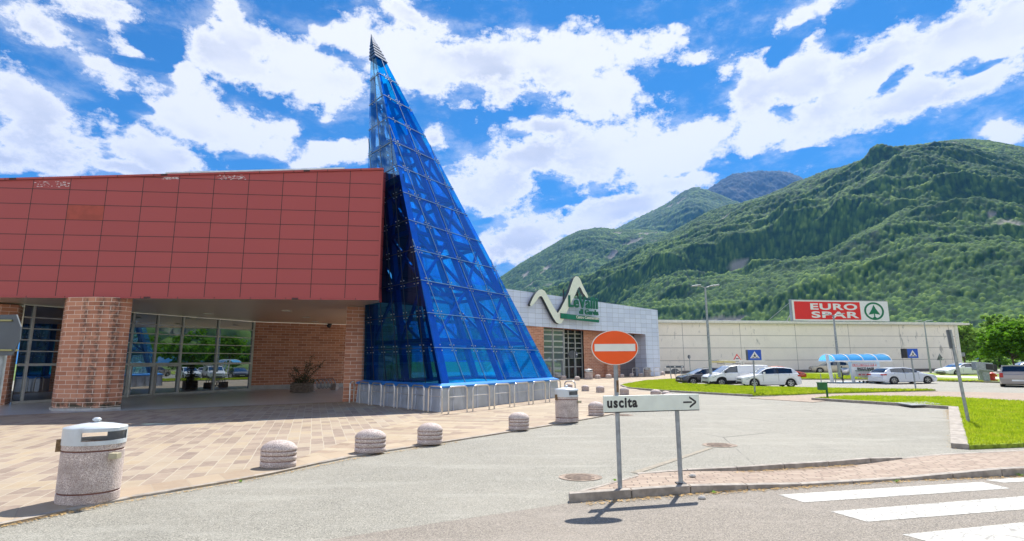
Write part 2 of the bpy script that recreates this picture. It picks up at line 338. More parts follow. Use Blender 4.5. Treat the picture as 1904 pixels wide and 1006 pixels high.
def red_panel_mat():
    m, nt, p = newmat('maroon_cladding'); c, f, v = bricks(nt, 1.535, .697, .016, 0, 0, 'UV', 0, loc=(1.085, .029, 0))
    base = mixc(nt, c, (.39,.064,.060), (.425,.072,.067)); g = tnoise(nt, 90, 2); base = mixc(nt, mth(nt, 'MULTIPLY', g, .35), base, (.25,.055,.055))
    base = mixc(nt, f, base, (.05,.012,.012)); nt.links.new(base, p.inputs['Base Color']); p.inputs['Roughness'].default_value = .55; return m
mat_red = red_panel_mat()
def block_mat(name, stain=False):
    m, nt, p = newmat(name); c, f, v = bricks(nt, .60, .186, .0085, 0, .5, 'UV', .1)
    base = ramp(nt, c, [(0,(.40,.16,.09)),(.5,(.52,.225,.13)),(1,(.60,.28,.165))]); base = mixc(nt, sstep(nt, tnoise(nt, 25, 5, .7), .4, .75, 0, .35), base, (.38,.20,.14))
    if stain:
        s = mth(nt, 'MULTIPLY', sstep(nt, tnoise(nt, 1.5, 3, .5, 'Object', (1, 1, .06)), .50, .60), sstep(nt, tnoise(nt, 7, 6, .7), .35, .62))
        base = mixc(nt, mth(nt, 'MULTIPLY', s, .75), base, (.075,.06,.05))
        tc = nd(nt, 'ShaderNodeTexCoord'); sz = nd(nt, 'ShaderNodeSeparateXYZ'); nt.links.new(tc.outputs['UV'], sz.inputs[0])
        lo = mth(nt, 'MULTIPLY', sstep(nt, sz.outputs[1], .62, .22), sstep(nt, tnoise(nt, 3, 5, .7), .36, .56)); base = mixc(nt, lo, base, (.055,.05,.03))
    base = mixc(nt, f, base, (.80,.68,.56)); nt.links.new(base, p.inputs['Base Color']); p.inputs['Roughness'].default_value = .85
    bump(nt, p, mth(nt, 'MULTIPLY_ADD', f, -1.0, tnoise(nt, 30, 4)), .4, .01); return m
mat_block = block_mat('terracotta_blocks'); mat_block_st = block_mat('stained_terracotta_blocks', True)
def ribbed(name, col, per, rot=0, rough=.35, metal=.6, depth=.02):
    m, nt, p = newmat(name); tc = nd(nt, 'ShaderNodeTexCoord'); mp = nd(nt, 'ShaderNodeMapping'); mp.inputs['Rotation'].default_value = (0, 0, rot)
    nt.links.new(tc.outputs['Object'], mp.inputs[0]); w = nd(nt, 'ShaderNodeTexWave'); w.inputs['Scale'].default_value = 1 / per * .31; nt.links.new(mp.outputs[0], w.inputs['Vector'])
    nt.links.new(mixc(nt, w.outputs['Fac'], tuple(x * .8 for x in col), col), p.inputs['Base Color']); p.inputs['Roughness'].default_value = rough; p.inputs['Metallic'].default_value = metal
    bump(nt, p, w.outputs['Fac'], .6, depth); return m
mat_soffit = ribbed('brown_metal_soffit', (.72,.55,.42), .14, R(6), .35, .35)
mat_flash = M('galvanised_flashing', (.55,.58,.60), .4, .6)
mat_peel = M('peeled_paint', (.60,.50,.50), .7, var=.3, scale=20)
mat_steel = M('brushed_steel', (.62,.60,.57), .28, .9, var=.08)
mat_galv = M('galvanised_pole', (.30,.33,.35), .45, .5, var=.2, scale=8)
mat_alu = M('aluminium_frame', (.50,.52,.50), .4, .25)
mat_dark = M('dark_metal', (.025,.025,.03), .5, .2); mat_black = M('black_plastic', (.015,.015,.017), .45)
mat_white = M('white_paint', (.78,.78,.76), .4, var=.04)
mat_concrete = M('concrete_base', (.42,.41,.39), .8, bmp=.2)

def silver_mat():
    m, nt, p = newmat('silver_tiles'); c, f, v = bricks(nt, .98, .56, .014, 0, 0, 'UV', .05)
    base = mixc(nt, c, (.62,.70,.86), (.74,.82,.98)); base = mixc(nt, f, base, (.33,.37,.44)); nt.links.new(base, p.inputs['Base Color'])
    p.inputs['Metallic'].default_value = .1; p.inputs['Roughness'].default_value = .34; bump(nt, p, tnoise(nt, .8, 2), .25, .05); return m
mat_silver = silver_mat()
def wh_mat():
    m, nt, p = newmat('precast_concrete_panels'); c, f, v = bricks(nt, 9.85, 1.94, .035, 0, 0, 'UV', .1, loc=(5.55, .0, 0))
    base = mixc(nt, c, (.88,.81,.70), (.92,.86,.75)); base = mixc(nt, sstep(nt, tnoise(nt, .5, 7, .7), .40, .66, 0, .35), base, (.76,.70,.60))
    st = mth(nt, 'MULTIPLY', sstep(nt, tnoise(nt, 1.3, 6, .7, 'Object', (1, 1, .35)), .56, .66), sstep(nt, tnoise(nt, .14, 2), .47, .60)); base = mixc(nt, mth(nt, 'MULTIPLY', st, .6), base, (.14,.14,.15))
    base = mixc(nt, f, base, (.26,.235,.21)); nt.links.new(base, p.inputs['Base Color']); p.inputs['Roughness'].default_value = .85; return m
mat_wh = wh_mat()
mat_coping = M('pale_coping', (.74,.72,.62), .6, var=.08)
def glass_front(name, tint=(.45,.50,.50), body=(.03,.035,.035), fac=.62):
    m, nt, p = newmat(name); p.inputs['Base Color'].default_value = (*body, 1); p.inputs['Roughness'].default_value = .1
    g = nd(nt, 'ShaderNodeBsdfGlossy'); g.inputs['Color'].default_value = (*tint, 1); g.inputs['Roughness'].default_value = .008
    b = nd(nt, 'ShaderNodeBump'); b.inputs['Strength'].default_value = .02; b.inputs['Distance'].default_value = .03; nt.links.new(tnoise(nt, .7, 2), b.inputs['Height']); nt.links.new(b.outputs[0], g.inputs['Normal'])
    mx = nd(nt, 'ShaderNodeMixShader'); mx.inputs[0].default_value = fac; nt.links.new(p.outputs[0], mx.inputs[1]); nt.links.new(g.outputs[0], mx.inputs[2])
    nt.links.new(mx.outputs[0], nt.nodes['Material Output'].inputs[0]); return m
mat_win = glass_front('reflective_window_glass', (.30,.335,.36), fac=.85); mat_win2 = glass_front('hazy_window_glass', (.55,.62,.68), (.17,.20,.23), .35); mat_cwin = glass_front('car_window_glass', (.45,.52,.60), (.008,.010,.013), .12)
mat_wscreen = glass_front('windscreen_glass', (.75,.85,.95), (.04,.06,.07), .5)
def pyr_glass(name, tint, body, bodyfac, refl):
    m, nt, p = newmat(name); t = nd(nt, 'ShaderNodeBsdfTransparent'); t.inputs[0].default_value = (*tint, 1)
    p.inputs['Base Color'].default_value = (*body, 1); p.inputs['Roughness'].default_value = .5; p.inputs['Specular IOR Level'].default_value = 0
    a = nd(nt, 'ShaderNodeMixShader'); a.inputs[0].default_value = bodyfac; nt.links.new(t.outputs[0], a.inputs[1]); nt.links.new(p.outputs[0], a.inputs[2])
    g = nd(nt, 'ShaderNodeBsdfGlossy'); g.inputs['Color'].default_value = (.40,.75,1,1); g.inputs['Roughness'].default_value = .01
    lw = nd(nt, 'ShaderNodeFresnel'); lw.inputs[0].default_value = 1.55
    b = nd(nt, 'ShaderNodeMixShader'); nt.links.new(mth(nt, 'MULTIPLY', lw.outputs[0], refl), b.inputs[0]); nt.links.new(a.outputs[0], b.inputs[1]); nt.links.new(g.outputs[0], b.inputs[2])
    nt.links.new(b.outputs[0], nt.nodes['Material Output'].inputs[0]); return m
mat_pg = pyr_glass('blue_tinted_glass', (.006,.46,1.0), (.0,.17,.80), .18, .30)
mat_pgl = pyr_glass('shade_toned_blue_glass', (.035,.19,.36), (.002,.02,.07), .10, .7)  # same blue glass; dimness behind the left face put into its tint
mat_pglt = pyr_glass('sky_toned_blue_glass', (.35,.66,.90), (.02,.10,.25), .06, 1.4)  # same glass above the roof; sky brightness put into its tint
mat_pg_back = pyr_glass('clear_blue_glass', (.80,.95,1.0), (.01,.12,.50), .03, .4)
mat_beam = M('blue_painted_steel', (.03,.14,.38), .5, .1, var=.1)
mat_joint = M('silicone_joint', (.10,.24,.42), .5, var=.1); mat_jointd = M('dark_joint', (.012,.02,.035), .6); mat_jointp = M('pale_joint', (.18,.24,.30), .5)  # left-face joints take the same shade and sky tones in their colour
mat_ledge = M('blue_ledge_metal', (.035,.22,.62), .3, .3, var=.08)
mat_skirt = M('zinc_skirt', (.46,.50,.57), .35, .4, var=.12, scale=2, dirt=(.22,.24,.27), dscale=2.5)
mat_finial = M('finial_metal', (.045,.10,.21), .65, 0, spec=.15)

def granite(name, c0, c1, c2, sc=70):
    m, nt, p = newmat(name); v = nd(nt, 'ShaderNodeTexVoronoi'); tc = nd(nt, 'ShaderNodeTexCoord'); nt.links.new(tc.outputs['Object'], v.inputs['Vector']); v.inputs['Scale'].default_value = sc
    sp = nd(nt, 'ShaderNodeSeparateColor'); nt.links.new(v.outputs['Color'], sp.inputs[0]); c = ramp(nt, sp.outputs[0], [(0, c0), (.35, c1), (.75, c2), (1, tuple(min(1, x*1.35) for x in c2))])
    c = mixc(nt, sstep(nt, tnoise(nt, 4, 5), .40, .7, 0, .55), c, tuple(x * .62 for x in c1)); nt.links.new(c, p.inputs['Base Color']); p.inputs['Roughness'].default_value = .7; bump(nt, p, sp.outputs[0], .4, .006); return m
mat_gran = granite('washed_pink_granite', (.29,.22,.20), (.46,.37,.335), (.60,.53,.49), 130)
mat_gran_dk = M('granite_groove', (.16,.075,.06), .9, var=.2)
mat_cap = M('grey_painted_lid', (.55,.60,.63), .35, .1, var=.06, dirt=(.35,.33,.30), dscale=4)
mat_rust = M('rusty_hinge', (.20,.13,.07), .8, .3, var=.4, scale=20)
mat_sign_grey = M('sign_panel_pale_green', (.72,.78,.68), .4, var=.05, scale=4)
mat_sign_red = M('no_entry_red', (.86,.105,.012), .35, var=.05, spec=.3)
mat_sign_white = M('sign_white', (.74,.75,.66), .4, var=.05); mat_sign_blue = M('sign_blue', (.008,.085,.50), .35, var=.05)
mat_sign_back = M('sign_back_grey', (.10,.115,.13), .5, .2, var=.15)
mat_clamp = M('brass_clamp', (.35,.33,.15), .4, .7)
mat_eured = M('banner_red', (.74,.018,.014), .4, var=.03); mat_eugreen = M('emblem_green', (.004,.17,.075), .4, var=.05)
mat_logo_face = M('logo_cream_face', (.80,.86,.72), .4, var=.04); mat_logo_green = M('logo_green', (.006,.17,.10), .4); mat_logo_dkgreen = M('logo_dark_green', (.012,.15,.09), .4); mat_logo_side = M('logo_side_dark', (.02,.03,.035), .5)
mat_redpl = M('red_plastic', (.50,.02,.015), .4); mat_hydrant = M('hydrant_red', (.45,.03,.015), .5); mat_gbin = M('green_enamel', (.01,.12,.035), .35)
mat_wood = M('weathered_wood', (.16,.13,.10), .9, var=.3, scale=9, bmp=.5); mat_bark = M('bark', (.10,.075,.05), .95, var=.3, scale=6, bmp=.6, bscale=20)
def leaf_mat(name, a, b, tr=.5):
    m, nt, p = newmat(name); n = tnoise(nt, 1.1, 4); c = ramp(nt, n, [(.3, a), (.7, b)]); nt.links.new(c, p.inputs['Base Color']); p.inputs['Roughness'].default_value = .6; p.inputs['Specular IOR Level'].default_value = .2
    t = nd(nt, 'ShaderNodeBsdfTranslucent'); nt.links.new(c, t.inputs[0]); mx = nd(nt, 'ShaderNodeMixShader'); mx.inputs[0].default_value = tr
    nt.links.new(p.outputs[0], mx.inputs[1]); nt.links.new(t.outputs[0], mx.inputs[2]); nt.links.new(mx.outputs[0], nt.nodes['Material Output'].inputs[0]); return m
mat_leaf = leaf_mat('foliage_bright', (.075,.20,.010), (.17,.36,.02)); mat_leaf2 = leaf_mat('foliage_light', (.17,.32,.05), (.30,.46,.09)); mat_leaf3 = leaf_mat('foliage_planter', (.05,.07,.03), (.12,.10,.05), .2)

# ---------------------------------------------------------------- ground sheets
def sheet(name, pts, z, mat, kind='structure', thick=0.0, label=None):
    mb = MB(); n = len(pts); a = sum(pts[i][0]*pts[(i+1)%n][1] - pts[(i+1)%n][0]*pts[i][1] for i in range(n))
    if a < 0: pts = pts[::-1]
    mb.add([(p[0], p[1], z) for p in pts], [tuple(range(n))])
    if thick:
        for i in range(n):
            j = (i + 1) % n; mb.quad((pts[i][0],pts[i][1],z-thick),(pts[j][0],pts[j][1],z-thick),(pts[j][0],pts[j][1],z),(pts[i][0],pts[i][1],z))
    return tag(mb.build(name, mat), label, kind=kind)
def smoothline(pts, k=6):                # Catmull-Rom through plan points
    P = [Vector((p[0], p[1])) for p in pts]; out = []
    for i in range(len(P) - 1):
        p0, p1, p2, p3 = P[max(i-1, 0)], P[i], P[i+1], P[min(i+2, len(P)-1)]
        for j in range(k):
            t = j / k; out.append(.5*((2*p1)+(-p0+p2)*t+(2*p0-5*p1+4*p2-p3)*t*t+(-p0+3*p1-3*p2+p3)*t*t*t))
    out.append(P[-1]); return [(p.x, p.y) for p in out]
sheet('ground', [(-9000,-3000),(9000,-3000),(9000,9000),(-9000,9000)], -.02, mat_field)
sheet('car_park', [(-60,-60),(110,-60),(110,104),(-60,104)], 0, mat_asph)
plaza_edge = smoothline([(-8.6,3.6),(-6.38,7.11),(-5.85,8.26),(-4.49,9.95),(-3.37,11.96),(-1.42,14.24),(.76,16.83),(3.24,20.04),(4.54,22.08),(6.6,25.6),(8.1,29.2),(9.3,33.5),(8.6,38.0),(9.0,45.0),(12,52),(18,60),(24,70),(27,83)])
plaza = plaza_edge + [(22.5,83.6),(19.5,71.5),(-14,49),(-14,42),(-26,28),(-26,3.6)]
sheet('plaza', plaza, .03, mat_plaza, thick=.05)
# border band along the kerb line and the cross-laid field on the right
def offset_line(L, d):
    out = []
    for i, p in enumerate(L):
        a = Vector(L[max(i-1, 0)]); b = Vector(L[min(i+1, len(L)-1)]); t = (b - a).normalized(); out.append((p[0] - t.y * d, p[1] + t.x * d))
    return out
near_edge = plaza_edge[:60]
sheet('plaza_border_band', near_edge + offset_line(near_edge, .75)[::-1], .034, mat_border)
sheet('plaza_cross_laid', offset_line(plaza_edge, .9)[26:] + [(24,82.9),(19.6,71.6),(3,60.4),(3,31),(-2.6,21.6),(-3.6,19.6)][:], .036, mat_plaza2) if False else None
mb = MB(); e = offset_line(plaza_edge, .76); L = e[22:]; Rr = [(-3.9, 16.6 + .0*i) for i in range(1)]
sheet('plaza_cross_laid', L + [(22.4,82.8),(19.4,71.0),(3.2,60.0),(3.0,31.0),(-2.7,21.7),(-3.9,16.9)], .034, mat_plaza2)
# foreground road (a shade redder) below the footpath, joined along the island line
sheet('road', [(-30,-20),(60,-20),(60,22),(24,14.4),(10.57,11.1),(5.19,9.85),(2.3,9.2),(.8,8.1),(-1.5,6.9),(-8.5,3.0)], .004, mat_road)
# porch floor
mat_porch_floor = mat_porch
mb = MB(); pf = [(-26.5,18.2,.036),(-19.63,21.4,.036),(-8.2,27.9,.036),(-7.3,28.6,.036),(-12,42.9,.12),(-19,39.5,.12),(-26,25.0,.12),(-30,25,.12)]
mb.add(pf, [(0,1,6,7),(1,2,5,6),(2,3,4,5)]); tag(mb.build('porch_floor', mat_porch_floor), kind='structure')
# pink path between the two islands
sheet('footpath', [tuple(gnd(*p).xy) for p in ((1395,741),(1512,748.5),(1600,739.5),(1760,742),(1990,756),(2100,744),(1980,733),(1740,728.5),(1600,731.5),(1475,735))], .02, mat_pink, thick=.03)

def kerb(name, line, w, h, z0=0.0, side=1, seg=1.0):
    pts = [Vector((p[0], p[1])) for p in line]; mb = MB(); L = 0; cum = [0]
    for a, b in zip(pts, pts[1:]): L += (b - a).length; cum.append(L)
    def at(s):
        for i in range(len(cum) - 1):
            if s <= cum[i+1] + 1e-6: return pts[i].lerp(pts[i+1], (s - cum[i]) / max(cum[i+1] - cum[i], 1e-6))
        return pts[-1]
    n = max(1, int(L / seg)); step = L / n
    for i in range(n):
        a, b = at(i * step + .006), at((i + 1) * step - .006); t = (b - a).normalized(); o = Vector((-t.y, t.x)) * w * side
        hh = h * random.uniform(.95, 1.03); q = [a, b, b + o, a + o]
        if side < 0: q = q[::-1]
        mb.prism([(p.x, p.y) for p in q], z0 - .02, z0 + hh)
    return tag(mb.build(name, mat_kerb, bevel=.012), kind='structure')
def px(*ps): return [tuple(gnd(*p).xy) for p in ps]
# left kerb of the plaza against the lane: low stone
kerb('kerb', [(p[0], p[1]) for p in near_edge], .12, .036, side=1, seg=.8)
# island 1 (grass with cars behind)
isl1 = px((1157,718),(1168,722.5),(1195,725),(1230,728),(1300,732),(1400,737.5),(1470,736),(1520,733.5),(1640,730.5),(1740,727.5),(1620,726.5),(1500,724),(1400,722),(1345,719),(1262,715.5),(1256,706.5),(1200,710))
isl1s = isl1
sheet('grass_bed', isl1, .09, mat_grass_soil, thick=.1)
kerb('kerb', isl1[:6], .14, .115, side=-1); kerb('kerb', isl1[5:10], .12, .03, side=-1)
# island 2 (grass on the right)
isl2 = px((1512,744),(1600,749.5),(1700,756),(1783,761.5),(1803,836)) + [(14.6,13.3),(22,15.4),(40,21)] + [(44,30)] + px((1990,755),(1760,741.5),(1600,739),(1560,740))
sheet('grass_bed', isl2, .09, mat_grass_soil, thick=.1)
kerb('kerb', isl2[:4], .16, .12, side=-1); kerb('kerb', isl2[3:5], .32, .12, side=-1, seg=.9)
# median strips beyond the parked cars
med = px((1480,694.5),(1640,694),(1740,694.5),(1870,697.5)) + [(95,58),(95,44)] + px((1870,712.5),(1740,709),(1640,706),(1490,706))
sheet('grass_bed', med, .09, mat_grass_soil, thick=.1); kerb('kerb', med[:-5:-1] + [med[-4]] if False else list(reversed(med[-4:])), .2, .12, side=1)
mat_pale = M('pale_gravel', (.55,.50,.42), .9)
sheet('path', px((1486,698),(1740,699.5),(1870,703)) + [(90,52.5),(90,50.5)] + px((1870,706.5),(1740,703),(1486,701)), .10, mat_pale)
# footpath band in front
bb = [(13.8,12.3),(10.57,11.59),(7.89,11.03),(5.19,10.32),(2.27,9.67),(1.68,9.01),(.73,8.05)]; bf = [(14.5,11.2),(8.82,9.75),(6.71,9.46),(4.68,9.04),(2.84,8.65),(.76,8.12)]
def bz(x): return float(np.interp(x, [.5, 2.9, 4.4, 6.4, 8.4, 20], [.115, .105, .035, .03, .115, .12]))
fx_ = [(.80,8.12),(2.84,8.65),(4.68,9.04),(6.71,9.46),(8.82,9.75),(14.5,11.2),(60,20.5)]; bx_ = [(.78,8.16),(1.68,9.01),(2.27,9.67),(5.19,10.32),(7.89,11.03),(10.57,11.59),(13.8,12.3),(60,23.5)]
def on(line, x): return float(np.interp(x, [p[0] for p in line], [p[1] for p in line]))
mb = MB(); xs_ = list(np.linspace(.82, 15, 60)) + [20, 30, 60]
for xa, xb in zip(xs_, xs_[1:]):
    mb.add([(xa,on(fx_,xa),bz(xa)),(xb,on(fx_,xb),bz(xb)),(xb,on(bx_,xb),bz(xb)),(xa,on(bx_,xa),bz(xa))],[(0,1,2,3)])
tag(mb.build('footpath', mat_pink), kind='structure')
def ramp_kerb(line, w, extra, side, x0, x1, seg=.95):
    ex = extra if callable(extra) else (lambda x_: extra)
    mb = MB(); x = x0
    while x < x1:
        xe = min(x1, x + seg); q = [(x+.006, on(line, x)), (xe-.006, on(line, xe))]; q += [(xe-.006+.0*w, on(line, xe)+w*side), (x+.006, on(line, x)+w*side)]
        if side < 0: q = q[::-1]
        z = {}; vs = [(px_, py_, -.03) for px_, py_ in q] + [(px_, py_, bz(px_)+ex(px_)) for px_, py_ in q]
        mb.add(vs, [(0,1,5,4),(1,2,6,5),(2,3,7,6),(3,0,4,7),(4,5,6,7)]); x = xe
    return tag(mb.build('kerb', mat_kerb, bevel=.010), kind='structure')
ramp_kerb(fx_, .13, .012, 1, .80, 40); ramp_kerb(bx_, .10, .010, -1, .95, 2.1)
kb = [(2.1,9.52),(3.2,9.86),(5.19,10.32),(7.89,11.03)]; ramp_kerb(kb, .11, lambda x_: float(np.interp(x_, [2.1,3.4,4.6,6.8,7.8], [.006,.03,.09,.085,.008])), 1, 2.1, 7.6); ramp_kerb(bx_, .11, .006, 1, 7.6, 40)
# painted markings
for nm, q, mt in (('crosswalk_stripe', [(3.97,8.5),(7.68,9.28),(7.74,8.82),(4.12,8.06)], mat_paint), ('crosswalk_stripe', [(4.22,7.59),(8.6,8.6),(8.62,8.02),(4.40,7.12)], mat_paint),
        ('crosswalk_stripe', [(4.48,6.62),(8.3,7.56),(8.5,7.0),(4.7,6.12)], mat_paint), ('crosswalk_stripe', [(7.86,9.42),(12,10.35),(12,9.95),(8.0,9.22)], mat_paint),
        ('yellow_line', [(2.12,10.2),(2.24,10.1),(4.62,12.9),(4.52,12.95)], mat_yellow)):
    sheet(nm, q, .008, mt)
for nm, p_, ln in (('parking_line', (1500,716), 5), ('parking_line', (1560,716), 5), ('parking_line', (1780,714), 5), ('parking_line', (1840,716), 5)):
    a = gnd(*p_); sheet(nm, [(a.x-2, a.y-.08),(a.x+ln, a.y+.0),(a.x+ln, a.y+.16),(a.x-2, a.y+.08)], .006, mat_paint)

# grass blades (stuff)
def blades(name, poly, n, h0, h1, w, zb=.09, near=None, label=None):
    P = np.array(poly); x0, y0 = P.min(0); x1, y1 = P.max(0); pts = np.zeros((0, 2))
    x1 = min(x1, 40)
    while len(pts) < n:
        q = rng.uniform((x0, y0), (x1, y1), (n * 2, 2)); ins = np.zeros(len(q), bool); m = len(P)
        for i in range(m):
            a, b = P[i], P[(i+1) % m]
            c = ((a[1] > q[:, 1]) != (b[1] > q[:, 1])); xx = (b[0]-a[0])*(q[:, 1]-a[1])/(b[1]-a[1]+1e-9)+a[0]; ins ^= c & (q[:, 0] < xx)
        q = q[ins]
        if near: q = q[rng.random(len(q)) < np.clip(near / q[:, 1], 0, 1) ** 1.5]
        pts = np.concatenate([pts, q])
    pts = pts[:n]; a = rng.uniform(0, math.pi, n); h = rng.uniform(h0, h1, n); ww = w * rng.uniform(.6, 1.4, n) * np.clip(pts[:, 1] / 16, .8, 3)
    d = np.stack([np.cos(a), np.sin(a)], 1) * ww[:, None]; lean = rng.normal(0, .5, (n, 2)) * h[:, None]
    V = np.zeros((n, 3, 3)); V[:, 0, :2] = pts - d; V[:, 1, :2] = pts + d; V[:, 2, :2] = pts + lean; V[:, :2, 2] = zb - .005; V[:, 2, 2] = zb + h
    me = bpy.data.meshes.new(name); me.vertices.add(3*n); me.vertices.foreach_set('co', V.ravel()); me.loops.add(3*n); me.loops.foreach_set('vertex_index', np.arange(3*n, dtype=np.int32))
    me.polygons.add(n); me.polygons.foreach_set('loop_start', np.arange(0, 3*n, 3, dtype=np.int32)); me.polygons.foreach_set('loop_total', np.full(n, 3, np.int32)); me.update(calc_edges=True)
    o = bpy.data.objects.new(name, me); COL.objects.link(o); me.materials.append(mat_grass); return tag(o, label, 'grass', kind='stuff')
blades('grass', isl1s, 60000, .05, .11, .022, label='bright green mown grass on the island in front of the parked cars')
blades('grass', isl2, 130000, .03, .09, .013, near=13, label='bright green lawn inside the kerb at the right edge')
blades('grass', med, 30000, .06, .12, .04, label='green verge strips beyond the parked white hatchback')
def debris(name, line, n, sp, label):
    mb = MB()
    for i in range(n):
        k = random.random() * (len(line) - 1); j = int(k); p = Vector(line[j]).lerp(Vector(line[min(j+1, len(line)-1)]), k - j)
        x, y = p.x + random.gauss(0, sp), p.y + random.gauss(0, sp); z = line[0][2] if len(line[0]) > 2 else .014; r = random.uniform(.008, .026); a = random.random() * 6.3
        mb.add([(x+r*math.cos(a), y+r*math.sin(a), z+random.uniform(.002,.012)), (x+.5*r*math.cos(a+1.6), y+.5*r*math.sin(a+1.6), z+.004), (x-r*math.cos(a), y-r*math.sin(a), z+random.uniform(.002,.012)), (x-.5*r*math.cos(a+1.6), y-.5*r*math.sin(a+1.6), z+.004)], [(0,1,2,3)])
    return tag(mb.build(name, mat_dry), label, 'debris', kind='stuff')
debris('dry_leaf_litter', [(1.0,8.02,.012),(2.84,8.58,.012),(4.68,8.98,.012),(6.71,9.38,.012),(8.82,9.66,.012),(12,10.5,.012)], 1500, .05, 'dry orange litter along the front kerb of the footpath')
debris('dry_leaf_litter', [(3.4,9.80,.05),(5.19,10.22,.045),(6.4,10.5,.04)], 420, .04, 'dry orange litter along the back kerb of the footpath')
debris('dry_leaf_litter', [(10.05,12.6,.006),(12,15,.006),(15,19,.006),(17.3,22,.006)], 1600, .09, 'dry orange litter at the foot of the wide pale kerb')
debris('dry_leaf_litter', [(-6.4,7.0,.010),(-5.8,8.1,.010),(-4.42,9.8,.010),(-3.3,11.8,.010),(-1.3,14.1,.010)], 900, .04, 'dry litter and weeds along the plaza edge')
def weed(p, r, label):
    mb = MB()
    for i in range(22):
        a = random.random() * 6.3; l = random.uniform(.4, 1) * r; h = random.uniform(.2, .8) * r; w = .006
        c, s_ = math.cos(a), math.sin(a); mb.add([(-w*s_, w*c, 0), (w*s_, -w*c, 0), (l*c + w*s_, l*s_, h), (l*c - w*s_, l*s_, h)], [(0,1,2,3)])
    o = mb.build('weed', mat_leaf2, loc=p); return tag(o, label, 'weed')
for p, r, l in (((3.05,8.62,.01), .05, 'weed tuft at the joint of the front kerb below the exit sign'), ((1.62,9.0,.11), .045, 'weed tuft beside the foot of the no-entry pole'), ((6.3,9.3,.01), .06, 'weed tuft at the kerb above the first crossing stripe'),
        ((8.7,9.7,.01), .065, 'weed tuft at the kerb where the footpath widens'), ((-4.6,9.55,.01), .05, 'weed tuft at the plaza edge near the nearest bollard'), ((-1.9,13.6,.01), .045, 'weed tuft at the plaza edge near the third bollard')):
    weed(p, r, l)
# drain covers
mat_drain = M('rusty_asphalt_stained_iron', (.26,.20,.155), .85, var=.35, scale=7)
def drain(x, y, sx, sy, label):
    t = thing('drain_cover', (x, y, .0), label, 'drain cover', 'drain covers in the lane'); mb = MB()
    mb.lathe([(.0,.009),(.36,.009),(.42,.009)], 28, sx, sy); mb.build('frame', mat_drain, t); g = MB()
    for i in range(-3, 4): w = .30 * math.sqrt(max(0, 1 - (i/4)**2)); g.box(-w*sx, i*.085*sy-.024, .010, w*sx*random.uniform(.7,1), i*.085*sy+.024, .016)
    g.build('grating', M('iron_bars', (.17,.125,.095), .8, .1, var=.4, scale=14), t)
drain(4.92, 13.32, .95, .85, 'round iron grating in the lane behind the exit sign'); drain(1.17, 9.82, .9, .75, 'rusty round cover in the lane left of the no-entry pole'); drain(4.1, 20.6, .9, .8, 'rusty cover in the lane beside the plaza bollards')
for x, y, r, l in ((2.75,8.28,.05,'small grey stone lying on the road below the exit sign'),(2.95,9.28,.05,'small stone beside the foot of the right exit sign pole')):
    mb = MB(); z0 = .008 if y < 8.6 else .112; mb.lathe([(.0,0),(r*.9,.0),(r,.02),(r*.6,.04),(0,.045)], 8, 1.2, .7, smooth=False); tag(mb.build('stone', mat_concrete, loc=(x, y, z0)), l, 'stone')

# ---------------------------------------------------------------- red building
FA, FB = Vector((-22.11,23.06)), Vector((-6.17,24.83)); fdir = (FB - FA).normalized(); FL = FA - fdir * 9
def ztop(p): return 10.08 + (11.14 - 10.08) * ((p - Vector((-22.83,22.98))).dot(fdir) / 16.5)
rb = thing('red_shopping_centre', (-14, 24, 0), 'maroon panelled shopping centre wing on brick pillars at the left', 'building')
mb = MB(); L_ = (FB - FL).length
# facade front face, side returns, roof and bottom
back = [Vector((-5.45,27.7)), Vector((-9.5,44)), Vector((-45,44)), Vector((FL.x, FL.y))]
mb.wall(FL, FB, 4.85, ztop(FL), ztop(FB)); K1 = Vector((-6.47, 26.0)); mb.wall(FB, K1, 4.85, ztop(FB), 11.45); mb.quad((K1.x,K1.y,4.85),(-4.72,28,4.85),(-5.85,28,12.1),(K1.x,K1.y,11.45),[(0,4.85),(2.6,4.85),(1.6,12),(0,11.4)])
mb.build('facade_panels', mat_red, rb, world=True)
mb = MB(); zt = 10.6
mb.add([(FL.x,FL.y+.02,ztop(FL)-.03),(FB.x-.03,FB.y+.02,ztop(FB)-.03),(-6.5,26.02,11.4),(-5.9,28.05,12.05),(-9.5,44,13),(-45,44,10)], [(0,1,2,3,4,5)]); mb.wall((-5.87,28.05),(-9.5,44), 4.85, 11.9, 12.9); mb.wall((-9.5,44),(-45,44),4.85,13,10)
mb.build('roof', mat_flash, rb, world=True)
mb = MB(); mb.add([(FL.x,FL.y+.03,4.87),(FB.x-.03,FB.y+.03,4.87),(-6.5,26.02,4.87),(-4.75,27.97,4.87),(-9.5,44,4.87),(-45,44,4.87)], [(0,5,4,3,2,1)]); mb.build('soffit', mat_soffit, rb, world=True)
# trims
up = Vector((0,0,1)); n2 = Vector((fdir.y, -fdir.x))
def fp(s, z, o=0.0): p = FA + fdir * s + n2 * o; return Vector((p.x, p.y, z))
mb = MB(); mb.bar(fp(-9, ztop(FL)+.03, .02), fp(16.02, ztop(FB)+.03, .02), .10, .09); mb.build('roof_edge', mat_red, rb, world=True)
mb = MB(); mb.bar(fp(6.2, ztop(FA+fdir*6.2)+.11, .03), fp(14.2, ztop(FA+fdir*14.2)+.11, .03), .10, .07); mb.build('roof_flashing', mat_flash, rb, world=True)
mb = MB(); mb.bar(fp(-9, 4.86, .02), fp(16.04, 4.86, .02), .06, .08); mb.build('bottom_trim', mat_red, rb, world=True)
mb = MB(); mb.bar(fp(15.98, 4.82, .02), fp(15.98, 11.1, .02), .07, .07); mb.build('corner_trim', mat_red, rb, world=True)
a = FA; q = [fp(2.21, 9.02), fp(3.725, 9.02), fp(3.725, 8.345), fp(2.21, 8.345)]
